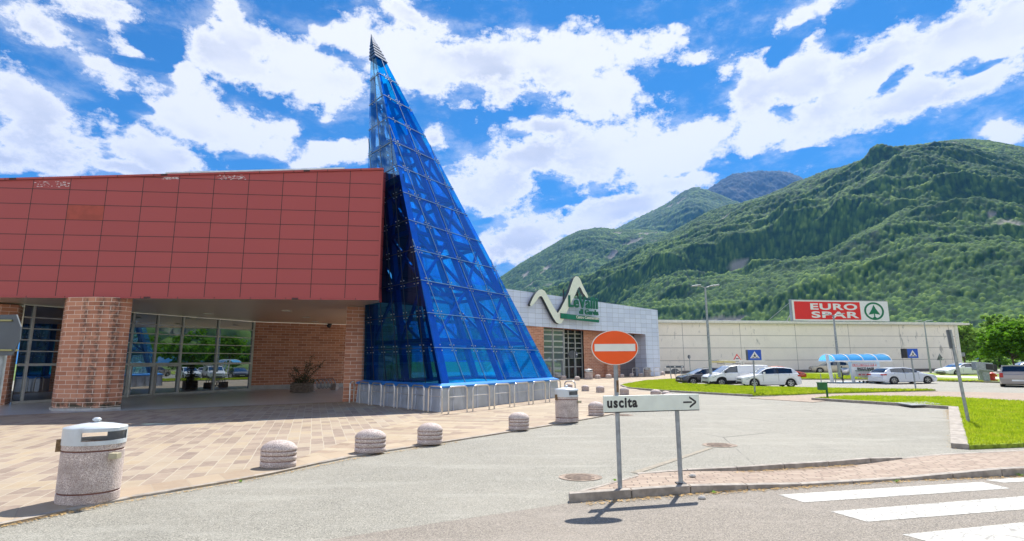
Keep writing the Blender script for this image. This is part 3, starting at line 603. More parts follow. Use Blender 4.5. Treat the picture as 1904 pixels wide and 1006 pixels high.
mb = MB(); o3 = Vector((n2.x, n2.y, 0)) * .004; mb.add([q[3]+o3, q[2]+o3, q[1]+o3, q[0]+o3], [(0,1,2,3)]); o = mb.build('replacement_panel', M('orange_red_panel', (.36,.055,.030), .5), rb, world=True); o['label'] = 'single brighter orange-red panel'
for i, (x0, x1, y0, y1) in enumerate(((60,128,337,347),(404,460,325,333),(300,330,329,333))):
    mb = MB()
    for k in range(60):
        x = random.uniform(x0, x1); y = random.uniform(y0, y1); w = random.uniform(.5, 5) ; h = random.uniform(.4, 1.3)
        c = [onpl(x, y+h, FA, FB)+o3, onpl(x+w, y+h, FA, FB)+o3, onpl(x+w, y, FA, FB)+o3, onpl(x, y, FA, FB)+o3]; z_ = random.uniform(0, .004); c = [v + Vector((n2.x,n2.y,0))*z_ for v in c]; mb.add(c, [(0,1,2,3)])
    mb.build('peeling_patch', mat_peel, rb, world=True)['kind'] = 'stuff'
# pillars
def facet(c, w, d, ch):
    return [(c[0]-w/2+ch, c[1]-d/2),(c[0]+w/2-ch, c[1]-d/2),(c[0]+w/2, c[1]-d/2+ch),(c[0]+w/2, c[1]+d/2-ch),(c[0]+w/2-ch, c[1]+d/2),(c[0]-w/2+ch, c[1]+d/2),(c[0]-w/2, c[1]+d/2-ch),(c[0]-w/2, c[1]-d/2+ch)]
mb = MB(); PL = [(-18.95,26.2),(-20.05,24.6),(-19.98,23.9),(-19.35,23.3),(-18.1,23.2),(-17.35,23.4),(-17.02,24.0),(-18.7,26.0)]; mb.prism(PL, .14, 4.84); o = mb.build('pillar', mat_block_st, rb, world=True); o['label'] = 'wide stained faceted brick pillar'
mb = MB(); mb.prism([(x_+.04*(1 if x_>-18.5 else -1), y_+.04*(1 if y_>24.5 else -1)) for x_, y_ in PL], .0, .14); mb.build('pillar_plinth', mat_concrete, rb, world=True)
mb = MB(); mb.prism([(-27.5,25.2),(-24.2,25.4),(-23.85,25.9),(-24.6,27.0),(-28.5,28.6)], 0.05, 4.80); mb.build('pillar', mat_block, rb, world=True)
mb = MB(); mb.prism([(-8.55,27.75),(-7.75,28.1),(-7.55,28.9),(-8.0,30.2),(-8.9,30.2)], 0, 4.84); mb.build('pillar', mat_block, rb, world=True)
# glazed wall and brick back wall
GA, GB, GC = Vector((-23.9,26.3)), Vector((-18.35,38.4)), Vector((-12.3,42.2)); gd = (GB - GA).normalized()
gn = Vector((gd.y, -gd.x))
mb = MB(); mb.wall(GB, GC, .05, 4.84); mb.wall(GC, (-8.3,45), .05, 4.84); mb.build('brick_wall', mat_block, rb, world=True)
wdir = (GC - GB).normalized(); wn = Vector((wdir.y, -wdir.x))
mb = MB(); mb.bar((GB.x+wn.x*.03,GB.y+wn.y*.03,.27),(GC.x+wn.x*.03,GC.y+wn.y*.03,.27),.05,.30); mb.build('wall_skirting', mat_concrete, rb, world=True)
gl = MB(); gl.wall(GA, GB, .1, 4.84); gz = gl.build('window_wall', mat_win, rb, world=True)
def gp(t, z, o=.05): p = GA.lerp(GB, t) + gn * o; return Vector((p.x, p.y, z))
def tpx(x, y=700): h = onpl(x, y, GA, GB); return (Vector((h.x, h.y)) - GA).dot(gd) / (GB - GA).length
ts = [tpx(x) for x in (46,112,236,283,331,398,464)]
for t in ts + [1.0 - .004]:
    m_ = MB(); m_.bar(gp(t, .1), gp(t, 4.84), .09, .09, (gd.x, gd.y, 0)); m_.build('mullion', mat_alu, gz, world=False) if False else m_.build('mullion', mat_alu, rb, world=True)
for z in (1.95, 2.05+.55, 3.15, 3.70, 4.25):
    m_ = MB(); m_.bar(gp(0, z, .05), gp(1, z, .05), .07, .055 if z > 2 else .12); m_.build('transom', mat_alu, rb, world=True)
m_ = MB(); m_.bar(gp(0, .17, .05), gp(1, .17, .05), .08, .12); m_.build('window_sill', mat_alu, rb, world=True)
# entrance doors
for x0, x1 in ((240,283),(287,331)):
    t0, t1 = tpx(x0), tpx(x1); m_ = MB()
    for a_, b_ in (((t0,.12),(t0,1.86)),((t1,.12),(t1,1.86)),((t0,1.84),(t1,1.84)),((t0,.2),(t1,.2))): m_.bar(gp(a_[0], a_[1], .12), gp(b_[0], b_[1], .12), .09, .09)
    o = m_.build('door_frame', mat_alu, rb, world=True)
m_ = MB(); t0 = tpx(311); h = gp(t0, 1.5, .14)
text('Le Valli', 'door_sticker', mat_sign_white, rb, h - Vector((gd.x,gd.y,0))*.25, (gd.x,gd.y,0), (0,0,1), .16, .5, .001)
# letter row reflected/visible on the left pane, ceiling lamps, camera dome
for x_, y_, z_ in ((-12.6,30,4.85),(-13.2,34.5,4.85),(-14,38.2,4.85),(-17.8,31.5,4.85),(-19.6,34.0,4.85)):
    t = thing('ceiling_spotlight', (x_, y_, z_), 'small square downlight in the porch soffit, ' + {-12.6:'nearest the facade edge, centre right',-13.2:'in the middle, above the planter',-14:'nearest the brick wall',-17.8:'behind the wide brick pillar',-19.6:'closest to the window wall'}[x_], 'downlight', 'downlights in the porch soffit'); m_ = MB(); m_.box(-.22,-.16,-.03,.22,.16,.0); m_.build('housing', mat_steel, t); m_ = MB(); m_.box(-.17,-.12,-.035,.17,.12,-.031); m_.build('lens', mat_white, t)
cp = onpl(611, 603, GB, GC); t = thing('security_camera', (cp.x+wn.x*.25, cp.y+wn.y*.25, cp.z), 'dark dome camera on the brick porch wall under the soffit', 'camera'); m_ = MB(); m_.box(-.12,-.05,-.06,.12,.25,.08); m_.build('bracket', mat_dark, t, bevel=.01); m_ = MB(); m_.lathe([(0,-.30),(.09,-.28),(.15,-.2),(.17,-.1),(.17,-.06),(0,-.05)], 16, c=(0,-.05,0)); m_.build('dome', mat_black, t)

# planter with shrub, spiral bicycle rack on the porch
p0 = gnd(561, 729, .1); t = thing('wooden_planter', (p0.x, p0.y, .1), 'weathered wooden planter box with a thin shrub on the porch', 'planter'); m_ = MB()
for k in range(4): m_.box(-.62,-.4,.02+k*.14,.62,.4,.145+k*.14)
m_.build('box', mat_wood, t, bevel=.008); m_ = MB(); m_.box(-.56,-.34,.55,.56,.34,.60); m_.build('soil', mat_bark, t)
stem = MB(); lf = MB()
tips = [((0,0,.55),(.5,0,1.5),(1.2,.1,1.75)),((0,0,.55),(.3,.1,1.6),(.55,.1,2.35)),((-.1,0,.55),(-.3,0,1.3),(-.6,0,1.55)),((.1,0,.55),(.7,-.1,1.2),(1.35,0,2.0)),((.0,.1,.55),(.1,.1,1.3),(.2,.1,1.9)),((-.2,0,.55),(-.5,0,.9),(-.8,0,1.15))]
for pts in tips:
    stem.tube(pts, [.03,.02,.01], 6)
    for k in range(80):
        s_ = random.uniform(.25, 1); i = 0 if s_ < .5 else 1; q = Vector(pts[i]).lerp(Vector(pts[i+1]), (s_*2) % 1 if s_ < 1 else 1); q += Vector((random.gauss(0,.10), random.gauss(0,.10), random.gauss(0,.08)))
        d1 = Vector((random.gauss(0,1), random.gauss(0,1), random.gauss(0,1))).normalized() * .06; d2 = Vector((random.gauss(0,1), random.gauss(0,1), random.gauss(0,1))).normalized() * .035; lf.add([q-d1, q+d2, q+d1, q-d2], [(0,1,2,3)])
for k in range(420):
    q = Vector((random.gauss(0,.32), random.gauss(0,.2), .6 + abs(random.gauss(0,.22)))); d1 = Vector((random.gauss(0,1), random.gauss(0,1), random.gauss(0,1))).normalized() * .07; d2 = Vector((random.gauss(0,1), random.gauss(0,1), random.gauss(0,1))).normalized() * .035; lf.add([q-d1, q+d2, q+d1, q-d2], [(0,1,2,3)])
sh = thing('shrub', (p0.x, p0.y, .1), 'thin leggy shrub growing in the wooden planter on the porch', 'shrub'); stem.build('stem', mat_bark, sh); lf.build('foliage', mat_leaf3, sh)
p1 = gnd(580, 727, .1); p2 = gnd(622, 725, .1); t = thing('spiral_bicycle_rack', (p1.x, p1.y, .1), 'spiral steel bicycle rack on stone blocks against the porch wall', 'bicycle rack')
ax = (p2 - p1); Ls = ax.length; ax.normalize(); sd = Vector((-ax.y, ax.x, 0)); pts = []
for k in range(6*16+1): a_ = 2*math.pi*k/16; pts.append(p1 + ax * (Ls*k/96) + Vector((0,0,.45 - .0)) + (sd*math.cos(a_) + Vector((0,0,1))*math.sin(a_)) * .32)
m_ = MB(); m_.tube(pts, .028, 6); m_.build('coil', mat_galv, t, world=True)
for q in (p1, p2): m_ = MB(); m_.obox(q + Vector((0,0,.22)), ax*.12, sd*.34, Vector((0,0,.22))); m_.build('end_block', mat_gran, t, world=True, bevel=.02)

# ---------------------------------------------------------------- glass pyramid
A = Vector((-7.97,28,20.48)); ZB = 1.08
PB, PC, PD = Vector((-2.87,22.15,ZB)), Vector((2.22,30.0,ZB)), Vector((-7.42,27.3,ZB)); PE = PC + PD - PB
FT = .088                                    # glass begins below the finial at this fraction
py = thing('glass_pyramid', (-2.6, 28.7, 0), 'tall leaning blue glass pyramid with steel frame and louvred tip', 'pyramid')
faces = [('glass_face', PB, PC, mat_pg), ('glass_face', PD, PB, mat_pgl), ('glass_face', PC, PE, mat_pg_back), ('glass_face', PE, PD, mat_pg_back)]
def lv(p, t): return A.lerp(p, t)
NR = 13
for nm, P, Q, mt in faces:
    nrm = (Q - P).cross(A - P).normalized(); left = P is PD; tsp = .487 if left else FT
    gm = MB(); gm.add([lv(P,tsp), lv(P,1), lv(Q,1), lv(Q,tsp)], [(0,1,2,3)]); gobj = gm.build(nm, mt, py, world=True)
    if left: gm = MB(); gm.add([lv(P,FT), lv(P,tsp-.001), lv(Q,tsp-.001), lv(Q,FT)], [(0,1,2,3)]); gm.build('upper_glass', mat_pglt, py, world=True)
    jm = MB(); bm_ = MB(); mid = (P + Q) / 2; ncol = 6
    rows = [k / NR for k in range(2, NR)]; jup = MB()
    for t in rows: (jup if left and t < tsp else jm).bar(lv(P,t) + nrm*.012, lv(Q,t) + nrm*.012, .02, .055, nrm)
    colx = []
    for c in range(1, ncol):
        s = c / ncol; base = P.lerp(Q, s)
        # joint runs parallel to the face's centre line until it meets a sloping edge
        k = abs(2*s - 1); top = base + (A - mid) * (1 - k); t_end = k
        if t_end < FT: top = base + (A - mid) * (1 - FT)
        cut = base + (A - mid)*(1 - max(tsp, max(k, FT))) if left else top
        jm.bar(base + nrm*.012, cut + nrm*.012, .018, .035, nrm)
        if left and max(k, FT) < tsp: jup.bar(cut + nrm*.012, top + nrm*.012, .018, .035, nrm)
        colx.append((s, max(t_end, FT)))
    jm.build('joint_strips', mat_joint, gobj, world=False) if False else None
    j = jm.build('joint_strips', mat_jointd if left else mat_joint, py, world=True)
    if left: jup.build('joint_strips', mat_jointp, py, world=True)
    w_ = (Q - P).normalized(); v_ = (A - mid).normalized()
    for t in rows:
        ps, qs = lv(P, t), lv(Q, t); nodes = [ps + w_*.28, qs - w_*.28]
        for s, te in colx:
            if te < t - .005: nodes.append(P.lerp(Q, s) + (A - mid) * (1 - t))
        for q in nodes:
            for du in (-.13, .13):
                for dv in (-.13, .13):
                    if (q is nodes[0] or q is nodes[1]) and du < 0: continue
                    bm_.obox(q + w_*du + v_*dv + nrm*.03, w_*.022, v_*.022, nrm*.015)
    bm_.build('spider_bolts', mat_galv, py, world=True)['kind'] = 'stuff'
# inner steel frame
cen = (PB + PE) / 2; IN = .90
def inner(p): return cen.lerp(p, IN)
Ai = A + Vector((.15, 0, -.9)); ib = [inner(p) for p in (PB, PC, PE, PD)]
def il(p, t): return Ai.lerp(p, t)
for k, p in enumerate(ib):
    m_ = MB(); m_.bar(il(p, .10), il(p, .5), .18, .18); m_.bar(il(p, .5), p, .32, .30); m_.build('corner_beam', mat_beam, py, world=True)
for k in range(4):
    p, q = ib[k], ib[(k+1) % 4]; r_ = [.20,.34,.48,.62,.76,.90]
    for s in (.5,):
        b0 = p.lerp(q, s); m_ = MB(); m_.bar(il(b0, .30), b0, .26, .24); m_.build('rafter', mat_beam, py, world=True)
    for t in r_:
        m_ = MB(); m_.bar(il(p, t), il(q, t), .17, .17); m_.build('ring_beam', mat_beam, py, world=True)
    for i in range(len(r_) - 1):
        t0, t1 = r_[i], r_[i+1]
        for (s0, s1) in ((0, .5), (.5, 1)):
            if i < 2 and s0 == 0: continue
            a0, a1, b0, b1 = il(p.lerp(q, s0), t0), il(p.lerp(q, s1), t0), il(p.lerp(q, s0), t1), il(p.lerp(q, s1), t1)
            if i < 4 and k in (0, 3):
                m_ = MB(); m_.bar(a0, b1, .12, .12); m_.build('diagonal_brace', mat_beam, py, world=True)
            m_ = MB(); m_.bar(a1, b0, .12, .12); m_.build('diagonal_brace', mat_beam, py, world=True)
# central tie columns seen inside
cb_ = (ib[0] + ib[2]) / 2
for s in ((0,.0),):
    m_ = MB(); m_.bar((A.x+.45, A.y, 13.5), (A.x+.6, A.y+.2, ZB), .22, .22); m_.build('mast', mat_beam, py, world=True)
for t in (.34,.48,.62,.76,.90):
    m_ = MB(); m_.bar(il(ib[0], t), il(ib[2], t), .14, .2); m_.build('cross_beam', mat_beam, py, world=True)
    m_ = MB(); m_.bar(il(ib[1], t), il(ib[3], t), .14, .2); m_.build('cross_beam', mat_beam, py, world=True)
# finial: pointed cap and louvre slabs, sections of the same pyramid
def section(t0, t1, grow, name, mat):
    m_ = MB(); c0 = (lv(PB,t0)+lv(PE,t0))/2; c1 = (lv(PB,t1)+lv(PE,t1))/2; g = grow
    v0 = [c0 + (lv(p,t0)-c0)*g for p in (PB,PC,PE,PD)]; v1 = [c1 + (lv(p,t1)-c1)*g for p in (PB,PC,PE,PD)]
    m_.add(v0 + v1, [(0,4,5,1),(1,5,6,2),(2,6,7,3),(3,7,4,0),(0,1,2,3),(4,7,6,5)]); return m_.build(name, mat, py, world=True)
section(.001, .036, 1.25, 'finial_tip', mat_finial)
for k in range(5): section(.0385 + k*.0108, .0450 + k*.0108, 1.30 - k*.03, 'finial_louvre', mat_finial)
section(.036, .092, .85, 'finial_core', mat_dark)
# ledge and skirt
def outp(p, d, z):
    c = cen; v = Vector((p.x - c.x, p.y - c.y, 0)); return Vector((p.x, p.y, z)) + v.normalized() * d
LB, LC, LD, LE = (outp(p, .34, 1.02) for p in (PB, PC, PD, PE))
m_ = MB(); top = [outp(p, .0, 1.12) for p in (PB,PC,PE,PD)]; o_ = [LB,LC,LE,LD]; lo = [Vector((p.x,p.y,.94)) for p in o_]
for i in range(4):
    j = (i+1) % 4; m_.quad(o_[i], o_[j], top[j], top[i]); m_.quad(lo[i], lo[j], o_[j], o_[i])
m_.build('ledge', mat_ledge, py, world=True)
m_ = MB(); up_ = [outp(p, .22, .94) for p in (PB,PC,PE,PD)]; dn = [outp(p, .30, .0) for p in (PB,PC,PE,PD)]; rb_ = MB()
for i in range(4):
    j = (i+1) % 4; n = 12; 
    for k in range(n):
        a0, a1 = up_[i].lerp(up_[j], k/n), up_[i].lerp(up_[j], (k+1)/n); b0, b1 = dn[i].lerp(dn[j], k/n), dn[i].lerp(dn[j], (k+1)/n); nn = Vector((b1.y-b0.y, -(b1.x-b0.x), 0)).normalized()
        m_.quad(b0, b1, a1, a0); m_.bar(b0 + nn*.015, a0 + nn*.015, .03, .03)
m_.build('skirt', mat_skirt, py, world=True);
m_ = MB(); m_.add([(p.x,p.y,.9) for p in top], [(0,1,2,3)]); m_.build('inner_floor', mat_concrete, py, world=True)

# bicycle racks: inverted U hoops round the pyramid
def hoop_pts(w, h, r=.16, n=6):
    pts = [(-w/2, 0, 0), (-w/2, 0, h - r)]
    for k in range(1, n+1): a_ = math.pi/2*k/n; pts.append((-w/2 + r*(1-math.cos(a_)), 0, h - r + r*math.sin(a_)))
    for k in range(n, -1, -1): a_ = math.pi/2*k/n; pts.append((w/2 - r*(1-math.cos(a_)), 0, h - r + r*math.sin(a_)))
    pts.append((w/2, 0, 0)); return pts
def hoop(a, b, h, label, group):
    a, b = Vector(a), Vector(b); w = (b - a).length; c = (a + b) / 2; rz = math.atan2(b.y-a.y, b.x-a.x)
    t = thing('bicycle_hoop', (c.x, c.y, a.z), label, 'bicycle hoop', group, rz)
    m_ = MB(); m_.tube(hoop_pts(w, h), .033, 10, sx=1); m_.build('hoop', mat_steel, t); m_ = MB(); m_.tube([(-w/2,0,h*.62),(w/2,0,h*.62)], .014, 8); m_.build('crossbar', mat_steel, t); return t
def zx(x): return 640 + x/4.327
def zy(y): return 560 + y/4.327
g1 = 'steel hoops along the shaded left side of the pyramid'; g2 = 'steel hoops along the sunlit right side of the pyramid'
ords = ['first','second','third','fourth','fifth','sixth']
for i, (x0, x1, y0, y1) in enumerate(((675,785,893,903),(545,640,873,887),(425,515,862,872),(318,400,848,858),(218,294,836,845),(122,196,822,835))):
    hoop(gnd(zx(x0), zy(y0), .035), gnd(zx(x1), zy(y1), .035), 1.0, f'{ords[i]} steel bicycle hoop from the near corner on the shaded left side of the pyramid', g1)
for i, (x0, x1, y0, y1) in enumerate(((838,988,908,892),(1035,1168,886,872),(1208,1332,866,852),(1370,1485,850,832),(1520,1620,828,815),(1652,1742,812,800))):
    hoop(gnd(zx(x0), zy(y0), .035), gnd(zx(x1), zy(y1), .035), 1.0, f'{ords[i]} steel bicycle hoop from the near corner on the sunlit right side of the pyramid', g2)
hoop(gnd(zx(42), zy(818), .035), gnd(zx(75), zy(812), .035), 1.0, 'end bicycle hoop by the small brick pillar left of the pyramid', None)
hoop(gnd(zx(1778), zy(815), .035), gnd(zx(1862), zy(818), .035), 1.0, 'end bicycle hoop behind the litter bin at the pyramid right corner', None)
for x, y in ((1092,704),): pass

# ---------------------------------------------------------------- litter bins and bollards
def make_bin(loc, label, sx=1.0, rz=0.0, opening=True):
    t = thing('litter_bin', loc, label, 'litter bin', 'round granite litter bins', rz); t.scale = (sx, 1.0, 1.0)
    b = MB(); b.lathe([(0,0),(.325,0),(.33,.02),(.33,.12),(.318,.127),(.318,.145),(.33,.152),(.33,.70),(.318,.707),(.318,.725),(.33,.732),(.33,.80),(.30,.80),(.30,.76),(0,.76)], 48, smooth=False)
    b.build('body', mat_gran, t); g = MB(); g.lathe([(.320,.126),(.3205,.146)], 48); g.lathe([(.320,.706),(.3205,.726)], 48); g.build('groove', mat_gran_dk, t)
    # cap ring with a slot facing -y/+x, low cone roof with knob
    c = MB(); n = 48; a0, a1 = R(-80), R(12)
    def ring(z0, z1, full=True):
        for k in range(n):
            a_, b_ = 2*math.pi*k/n, 2*math.pi*(k+1)/n; am = (a_+b_)/2; am = am if am < math.pi else am - 2*math.pi
            if not full and (a0 < am < a1 or a0 + math.pi < am < a1 + math.pi): continue
            for r_, fl in ((.338, 1), (.322, -1)):
                q = [(r_*math.cos(a_), r_*math.sin(a_), z0),(r_*math.cos(b_), r_*math.sin(b_), z0),(r_*math.cos(b_), r_*math.sin(b_), z1),(r_*math.cos(a_), r_*math.sin(a_), z1)]
                c.add(q if fl > 0 else q[::-1], [(0,1,2,3)], smooth=True)
    ring(.80, .86); ring(.86, .985, False); ring(.985, 1.03)
    c.lathe([(.322,.80),(.338,.80)], n); c.lathe([(.322,.86),(.338,.86)], n); c.lathe([(.338,.985),(.322,.985)], n)
    c.lathe([(.338,1.03),(.335,1.04),(.20,1.075),(.05,1.10),(0,1.104)], n); c.lathe([(.02,1.09),(.02,1.11),(.045,1.125),(.05,1.145),(.03,1.165),(0,1.17)], 16); c.build('lid', mat_cap, t)
    h = MB(); h.box(-.40,-.05,.70,-.335,.03,.87) if False else h.obox((-.30*.99,-.17,.79), (.012,-.02,0), (.035,.02,0), (0,0,.085)); h.build('hinge', mat_rust, t)
    s = MB(); s.box(.30,-.20,.60,.40,-.10,.68); s.build('stub_plate', M('ochre_plate', (.42,.38,.26), .5), t, bevel=.004); return t
make_bin((-6.22, 8.30, .034), 'large nearest litter bin of speckled granite with grey lid at the lower left', 1.24)
make_bin((1.79, 18.3, .034), 'litter bin at the plaza edge beside the right corner of the pyramid', 1.16)
make_bin((8.17, 58.7, .034), 'distant litter bin in front of the brick pillar of the silver building', 1.3)
make_bin((17.0, 69.0, .034), 'farthest litter bin among bollards at the dark recess of the silver building', 1.25)
bol = None
prof = [(0,0),(.205,0),(.215,.012),(.215,.10),(.203,.108),(.203,.118),(.215,.126),(.215,.20),(.203,.208),(.203,.218),(.215,.222),(.215,.286),(.203,.292),(.203,.300),(.219,.306),(.217,.335),(.202,.380),(.175,.422),(.135,.457),(.085,.480),(.04,.489),(0,.49)]
def bollard(x, y, label, s=1.0, sx=1.42):
    global bol
    if bol is None:
        bol = thing('bollard', (x, y, .034), label, 'bollard', 'low domed granite bollards'); m_ = MB(); m_.lathe(prof, 40, smooth=True); m_.build('body', mat_gran, bol)
        g = MB()
        for z in (.113, .213, .296): g.lathe([(.2045, z-.006), (.2045, z+.006)], 40)
        g.build('groove', mat_gran_dk, bol); bol.scale = (sx*s, s, s); return bol
    return copy_thing(bol, (x, y, .034), label, (sx*s, s, s))
BL = [((509,871),31.5,'nearest low domed granite bollard between the big bin and the second bollard'),((684,843),27.5,'second nearest domed bollard along the plaza edge, in front of the pyramid shade'),((797,827),22.5,'third domed bollard along the plaza edge, just left of the pyramid corner line'),
 ((965,800),18.5,'fourth domed bollard along the plaza edge, in front of the hoops'),((1110,773),14,'domed bollard partly hidden by the left end of the exit sign'),
 ((1065,706+20),7,None)]
for (x, y), hw, lb in BL[:5]:
    g = gnd(x, y, .034); bollard(g.x, g.y + .18, lb, 1.0, hw / (.215 * 1000 / (g.y + .18)) )
for x, y, hw, lb in ((1059,724,6,'bollard just behind the end hoop at the pyramid right corner'),(1089,727.5,7,'bollard left of the no-entry pole, first of the pair on the pavers'),(1117,730,7.7,'bollard left of the no-entry pole, second of the pair on the pavers'),
        (1162,734.5,8.6,'bollard just right of the no-entry pole beside the grass tip'),(1221,740,9.6,'bollard standing up behind the middle of the exit sign'),(1245,748,10,'bollard cap just peeping over the right part of the exit sign'),(1214,752,9,'bollard cap barely visible over the middle edge of the exit sign'),(1240,741.5,8,'pale bollard cap right of the bollard behind the exit sign'),
        (1048,706.3,5.3,'far bollard before the glass doors of the silver building'),(1073.5,707.5,4.9,'far bollard at the foot of the round road sign'),(1112,704.5,4.9,'far bollard right of the distant litter bin'),(1132,704,5.6,'wide far bollard before the dark brick pillar'),
        (1157,702.3,4.3,'far bollard seen just right of the no-entry pole'),(1175,700.5,4.3,'far bollard first of the pair left of the farthest bin'),(1192,700.3,4.3,'far bollard immediately left of the farthest bin'),(1215.5,698.4,4.2,'far bollard immediately right of the farthest bin'),(1233,697.6,4.4,'last far bollard at the joint of silver and concrete buildings')):
    g = gnd(x, y, .034); hwid = .215 * 1000 / g.y; px_h = hw * 1.35 / 1000 * g.y; bollard(g.x, g.y + .15, lb, min(1.0, max(.8, px_h/.49*1.15)), max(1.05, hw / hwid / min(1.0, max(.8, px_h/.49*1.15))))

# ---------------------------------------------------------------- foreground signs
def disc(mb, c, right, up, rx, rz, th, n=56, front_only=False):
    right, up = Vector(right), Vector(up); nr = right.cross(up); c = Vector(c); f = [c + right*rx*math.cos(2*math.pi*k/n) + up*rz*math.sin(2*math.pi*k/n) + nr*th/2 for k in range(n)]; b = [p - nr*th for p in f]
    mb.add(f, [tuple(range(n))]); mb.add(b, [tuple(range(n))[::-1]]); mb.add(f + b, [(k, n+k, n+(k+1)%n, (k+1)%n) for k in range(n)], smooth=False); return mb
NP = gnd(1153, 907, .12); NY = NP.y - .06; sc_ = dep(1143, 646.3, NY); RX, RZ = 43/1000*NY, 31.5/1000*NY
t = thing('no_entry_sign', NP, 'round orange-red no-entry sign with white bar on a grey pole', 'road sign')
m_ = MB(); m_.tube([(NP.x,NP.y,.1),(NP.x,NP.y,sc_.z+.2)], .035, 14); m_.build('pole', mat_galv, t, world=True)
rt, upv = Vector((1,0,0)), Vector((0,0,1)); cy = Vector((sc_.x, NY, sc_.z))
m_ = MB(); disc(m_, cy, rt, upv, RX, RZ, .02); m_.build('plate', mat_sign_white, t, world=True)
m_ = MB(); disc(m_, cy + Vector((0,-.012,0)), rt, upv, RX*.965, RZ*.965, .004); m_.build('red_disc', mat_sign_red, t, world=True)
m_ = MB(); m_.obox(cy + Vector((0,-.018,0)), (RX*.87,0,0), (0,.0015,0), (0,0,RZ*.21)); m_.build('white_bar', mat_sign_white, t, world=True)
for dz in (-.16,.16): m_ = MB(); m_.box(cy.x-.05, NY+.012, cy.z+dz-.02, cy.x+.07, NY+.09, cy.z+dz+.02); m_.build('clamp', mat_galv, t, world=True)
m_ = MB(); m_.tube([(NP.x+.004,NP.y-.003,1.52),(NP.x+.004,NP.y-.003,1.70)], .0335, 14, caps=False); m_.build('rust_patch', mat_rust, t, world=True)
# exit sign
XP = gnd(1266, 898, .12); p_l, p_r = dep(1122, 751, NP.y-.10), dep(1299, 747.5, XP.y-.03)
t = thing('exit_sign', (2.2, XP.y, .11), 'long pale sign reading uscita with a black arrow on two poles', 'direction sign')
rt2 = (Vector((p_r.x, p_r.y, 0)) - Vector((p_l.x, p_l.y, 0))).normalized(); nb = Vector((rt2.y, -rt2.x, 0)); c2 = (p_l + p_r) / 2; c2.z += .0; hw2 = (Vector((p_r.x,p_r.y)) - Vector((p_l.x,p_l.y))).length/2
m_ = MB(); m_.obox(c2, rt2*hw2, nb*.022, upv*.122); m_.build('panel', mat_sign_grey, t, world=True, bevel=.008)
m_ = MB(); m_.obox(c2 - nb*.0 + upv*(-.124), rt2*(hw2-.01), nb*.024, upv*.006); m_.build('lower_rail', mat_dark, t, world=True)
fz = c2 + nb*.0235
text('uscita', 'lettering', mat_black, t, fz - rt2*(hw2-.05) - upv*.050, rt2, upv, .205, .50, .0012, bold=.0085, gap=1.16)
m_ = MB(); ac = fz + rt2*(hw2-.16)
m_.obox(ac - rt2*.05, rt2*.075, nb*.0015, upv*.012)
for s_ in (1,-1):
    a_ = ac + rt2*.10 + nb*.0006; b_ = ac + upv*(.075*s_) - rt2*.015 + nb*.0006; m_.obox((a_+b_)/2, (a_-b_)/2*1.0, nb*.0014, upv*.016)
m_.build('arrow', mat_black, t, world=True)
q = dep(1266, 898, 9.35)
m_ = MB(); m_.tube([(XP.x,XP.y,.1),(XP.x,XP.y,p_r.z+.05)], .035, 14); m_.build('pole', mat_galv, t, world=True)
m_ = MB(); m_.box(XP.x-.07,XP.y-.08,.108,XP.x+.07,XP.y+.08,.125); m_.build('foot_plate', mat_dark, t, world=True)
# octagonal sign back at the left edge
t = thing('stop_sign', (-6.6, 6.6, .034), 'grey back of an angular road sign on a thick pole at the left edge', 'road sign')
def sp(x, y, Y=6.7): return dep(x, y, Y)
pb, pt = dep(-14, 820, 6.6), dep(14, 590, 6.6)
gb_ = gnd(-45, 1010, .03); top_ = dep(16, 588, 6.7); m_ = MB(); base_ = Vector((top_.x, top_.y, .03)); m_.tube([base_, top_], .042, 16); t.location = base_; m_.build('pole', mat_galv, t, world=True)
oc = [sp(*p, 6.62) for p in ((-40,586),(33,585),(41,608),(39,632),(24,661),(-30,661),(-52,640),(-54,606))]; m_ = MB(); n = len(oc); bk = [p + Vector((0,-.02,0)) for p in oc]
m_.add(oc, [tuple(range(n))]); m_.add(bk, [tuple(range(n))[::-1]]); m_.add(oc + bk, [(k,(k+1)%n,n+(k+1)%n,n+k) for k in range(n)])
m_.build('plate', mat_sign_back, t, world=True)
for y_ in (596, 651):
    a_, b_ = dep(0, y_, 6.63), dep(28, y_+.3, 6.63); m_ = MB(); m_.bar(a_, b_, .10, .022); m_.build('clamp', mat_clamp, t, world=True, bevel=.004)
a_ = dep(32, 624, 6.625); m_ = MB(); m_.obox(a_, (.022,0,0), (0,.006,0), (0,0,.035)); m_.build('sticker', mat_white, t, world=True)
# tall sign pole on the right lawn, seen edge-on from behind
rp = gnd(1801, 785, .09); tp = Vector((rp.x, rp.y, 3.0)); th_ = dep(1766, 613, rp.y)
t = thing('road_sign_post', (rp.x, rp.y, .09), 'leaning grey post with a sign seen edge-on at the right lawn', 'road sign'); m_ = MB(); m_.tube([rp, th_], .045, 14); m_.build('pole', mat_galv, t, world=True)
a_, b_ = dep(1763, 614, rp.y), dep(1770, 648, rp.y); m_ = MB(); ax_ = (b_-a_); m_.obox((a_+b_)/2 + Vector((-.03,.0,0)), ax_/2, Vector((.022,-.018,0)), Vector((.60,.80,0)).normalized()*.30); m_.build('plate', mat_sign_back, t, world=True)

